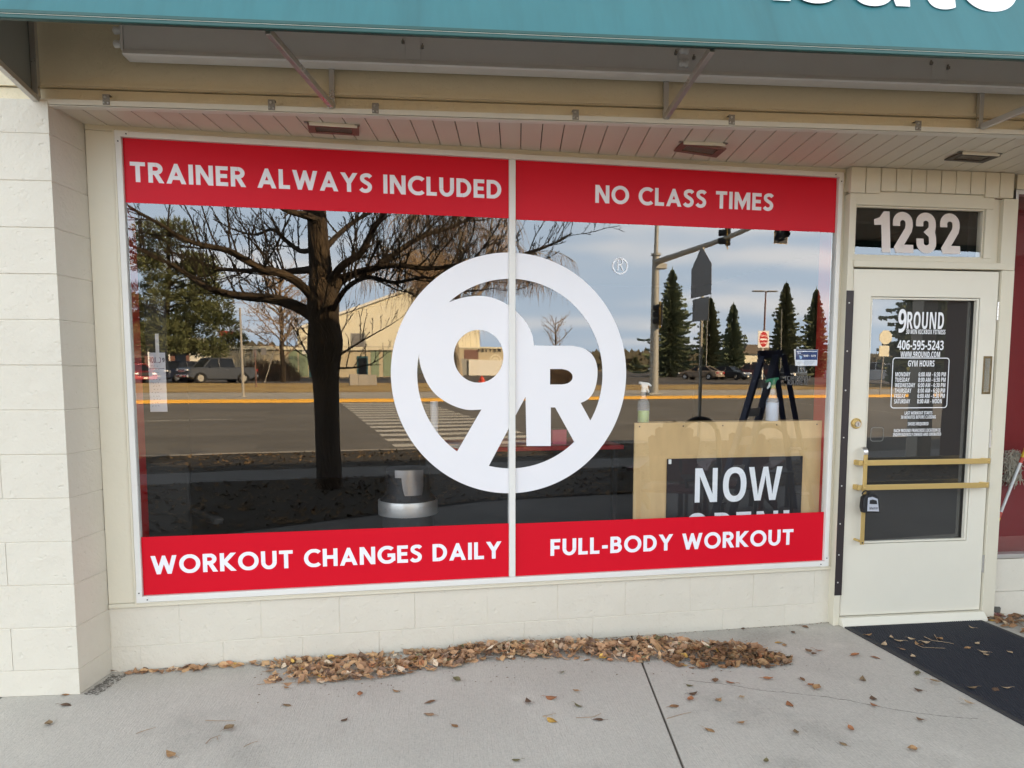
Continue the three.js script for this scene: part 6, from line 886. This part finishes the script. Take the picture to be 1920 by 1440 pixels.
  ['leftmost large concrete block on the far lawn', 'middle large concrete block on the far lawn', 'rightmost large concrete block on the far lawn'].forEach((lb, i) => { const p = gnd(mir(664 + i * 17, 722, 51.5), 0.01); solo('concrete_block', uvm(bx(-0.33, 0.31, 0, 0.82 - i * 0.03, -0.4, 0.4, 0.03).rotateY(0.1 * (i - 1))), M.concFar, lb, 'concrete block', 'concrete blocks').position.copy(p); });
  const rp = gnd(mir(428, 690, 98), 0), rh = mir(428, 620, 98).y - rp.y, rs = thing('red_roof_sign', 'small bright red sign on a pole beyond the low building', 'sign', [rp.x, rp.y, rp.z]); mesh('board', ext([[-0.95, rh - 0.7], [0.7, rh - 0.6], [0.85, rh - 0.05], [-0.95, rh]], 0.3).translate(0, 0, -0.15), M.redSign, rs); mesh('pole', bar(V(0, 0, 0), V(0, rh - 0.6, 0), 0.1, 8), M.poleGrey, rs);
  // ladder and chairs standing on the pavement further along, just outside the picture
  const lz = 3.1, f = (u, v, dz = 0) => mir(u, v, lz + dz), c0 = f(1437, 1000); c0.y = 0; const la = thing('step_ladder', 'dark blue step ladder standing open, mirrored in the right pane', 'ladder', [c0.x, 0, c0.z]), g = (u, v, dz = 0) => f(u, v, dz).sub(V(c0.x, 0, c0.z)), flo = (p) => { p.y = 0.01; return p; };
  const T0 = g(1430, 668), T1 = g(1456, 665), B0 = flo(g(1334, 985, -0.12)), B1 = flo(g(1368, 985, -0.12)), T2 = g(1452, 664, 0.25), T3 = g(1470, 664, 0.3), B2 = flo(g(1490, 975, 0.55)), B3 = flo(g(1522, 975, 0.55));
  for (const [a, q2] of [[T0, B0], [T1, B1]]) mesh('front_rail', beam(a, q2, 0.085, 0.03), M.ladder, la); for (const [a, q2] of [[T2, B2], [T3, B3]]) mesh('rear_rail', beam(a, q2, 0.055, 0.025), M.ladder, la);
  for (const t of [0.17, 0.34, 0.51, 0.68, 0.85]) mesh('step', beam(T0.clone().lerp(B0, t), T1.clone().lerp(B1, t), 0.026, 0.085), M.ladderStep, la); mesh('top_cap', beam(T0.clone().add(V(-0.03, 0.02, 0.02)), T3.clone().add(V(-0.03, 0.005, 0)), 0.03, 0.08), M.ladder, la); mesh('rear_brace', [beam(T2.clone().lerp(B2, 0.6), T3.clone().lerp(B3, 0.6), 0.02, 0.03), beam(T2.clone().lerp(B2, 0.9), T3.clone().lerp(B3, 0.9), 0.02, 0.03)], M.ladderStep, la);
  const seat = (u, v, zz, kind, label, turn) => { const t = mir(u, v, zz), o2 = thing(kind ? 'arched_chair' : 'fan_back_chair', label, 'chair', [t.x, 0, t.z], turn), h = t.y; 
    if (!kind) { for (let i = -3; i <= 3; i++) mesh('back_slat', ext([[-0.045, 0], [0.045, 0], [0.045, h - 0.42 - 0.018 * i * i], [0, h - 0.395 - 0.018 * i * i], [-0.045, h - 0.42 - 0.018 * i * i]], 0.02, 0.003).rotateZ(-i * 0.035).rotateX(-0.22).translate(i * 0.062, 0.38, -0.16), M.maroon, o2); mesh('seat', bx(-0.26, 0.26, 0.33, 0.36, -0.14, 0.4, 0.008), M.maroon, o2); for (const s of [-1, 1]) { mesh('armrest', bx(s * 0.34 - 0.065, s * 0.34 + 0.065, 0.56, 0.585, -0.3, 0.45, 0.01), M.maroon, o2); mesh('leg', bx(s * 0.29 - 0.02, s * 0.29 + 0.02, 0, 0.56, 0.3, 0.4, 0.006), M.maroon, o2); mesh('leg', beam(V(s * 0.29, 0.33, 0.3), V(s * 0.29, 0.03, -0.55), 0.03, 0.1), M.maroon, o2); } }
    else { const w = 0.2, pts = [V(-w, 0, -0.18), V(-w, 0.45, -0.16), V(-w, h - 0.2, -0.26)]; for (let i = 1; i < 8; i++) { const a = PI - i / 8 * PI; pts.push(V(w * Math.cos(a), h - 0.2 + 0.2 * Math.sin(a), -0.26)); } pts.push(V(w, h - 0.2, -0.26), V(w, 0.45, -0.16), V(w, 0, -0.18)); const S2 = new Soup(); S2.limb(new THREE.CatmullRomCurve3(pts).getPoints(50), 0.028, 0.028, 8); mesh('back_frame', S2.geo(), M.black, o2); mesh('seat', bx(-0.21, 0.21, 0.43, 0.46, -0.17, 0.24, 0.015), M.black, o2); for (const s of [-1, 1]) mesh('leg', bar(V(s * 0.19, 0, 0.22), V(s * 0.18, 0.43, 0.2), 0.018, 8), M.black, o2); } };
  seat(1260, 786, 3.4, 0, 'maroon fan-backed garden chair mirrored over the plywood, leftmost chair', PI + 0.5); seat(1319, 788, 3.3, 1, 'black arched metal chair mirrored over the plywood beside the maroon one', PI + 0.3); seat(1392, 798, 3.5, 0, 'maroon garden chair half hidden behind the ladder', PI + 0.7); seat(1450, 800, 3.7, 1, 'black arched metal chair mirrored behind the ladder', PI + 0.4);
}
renderer.render(scene, camera);
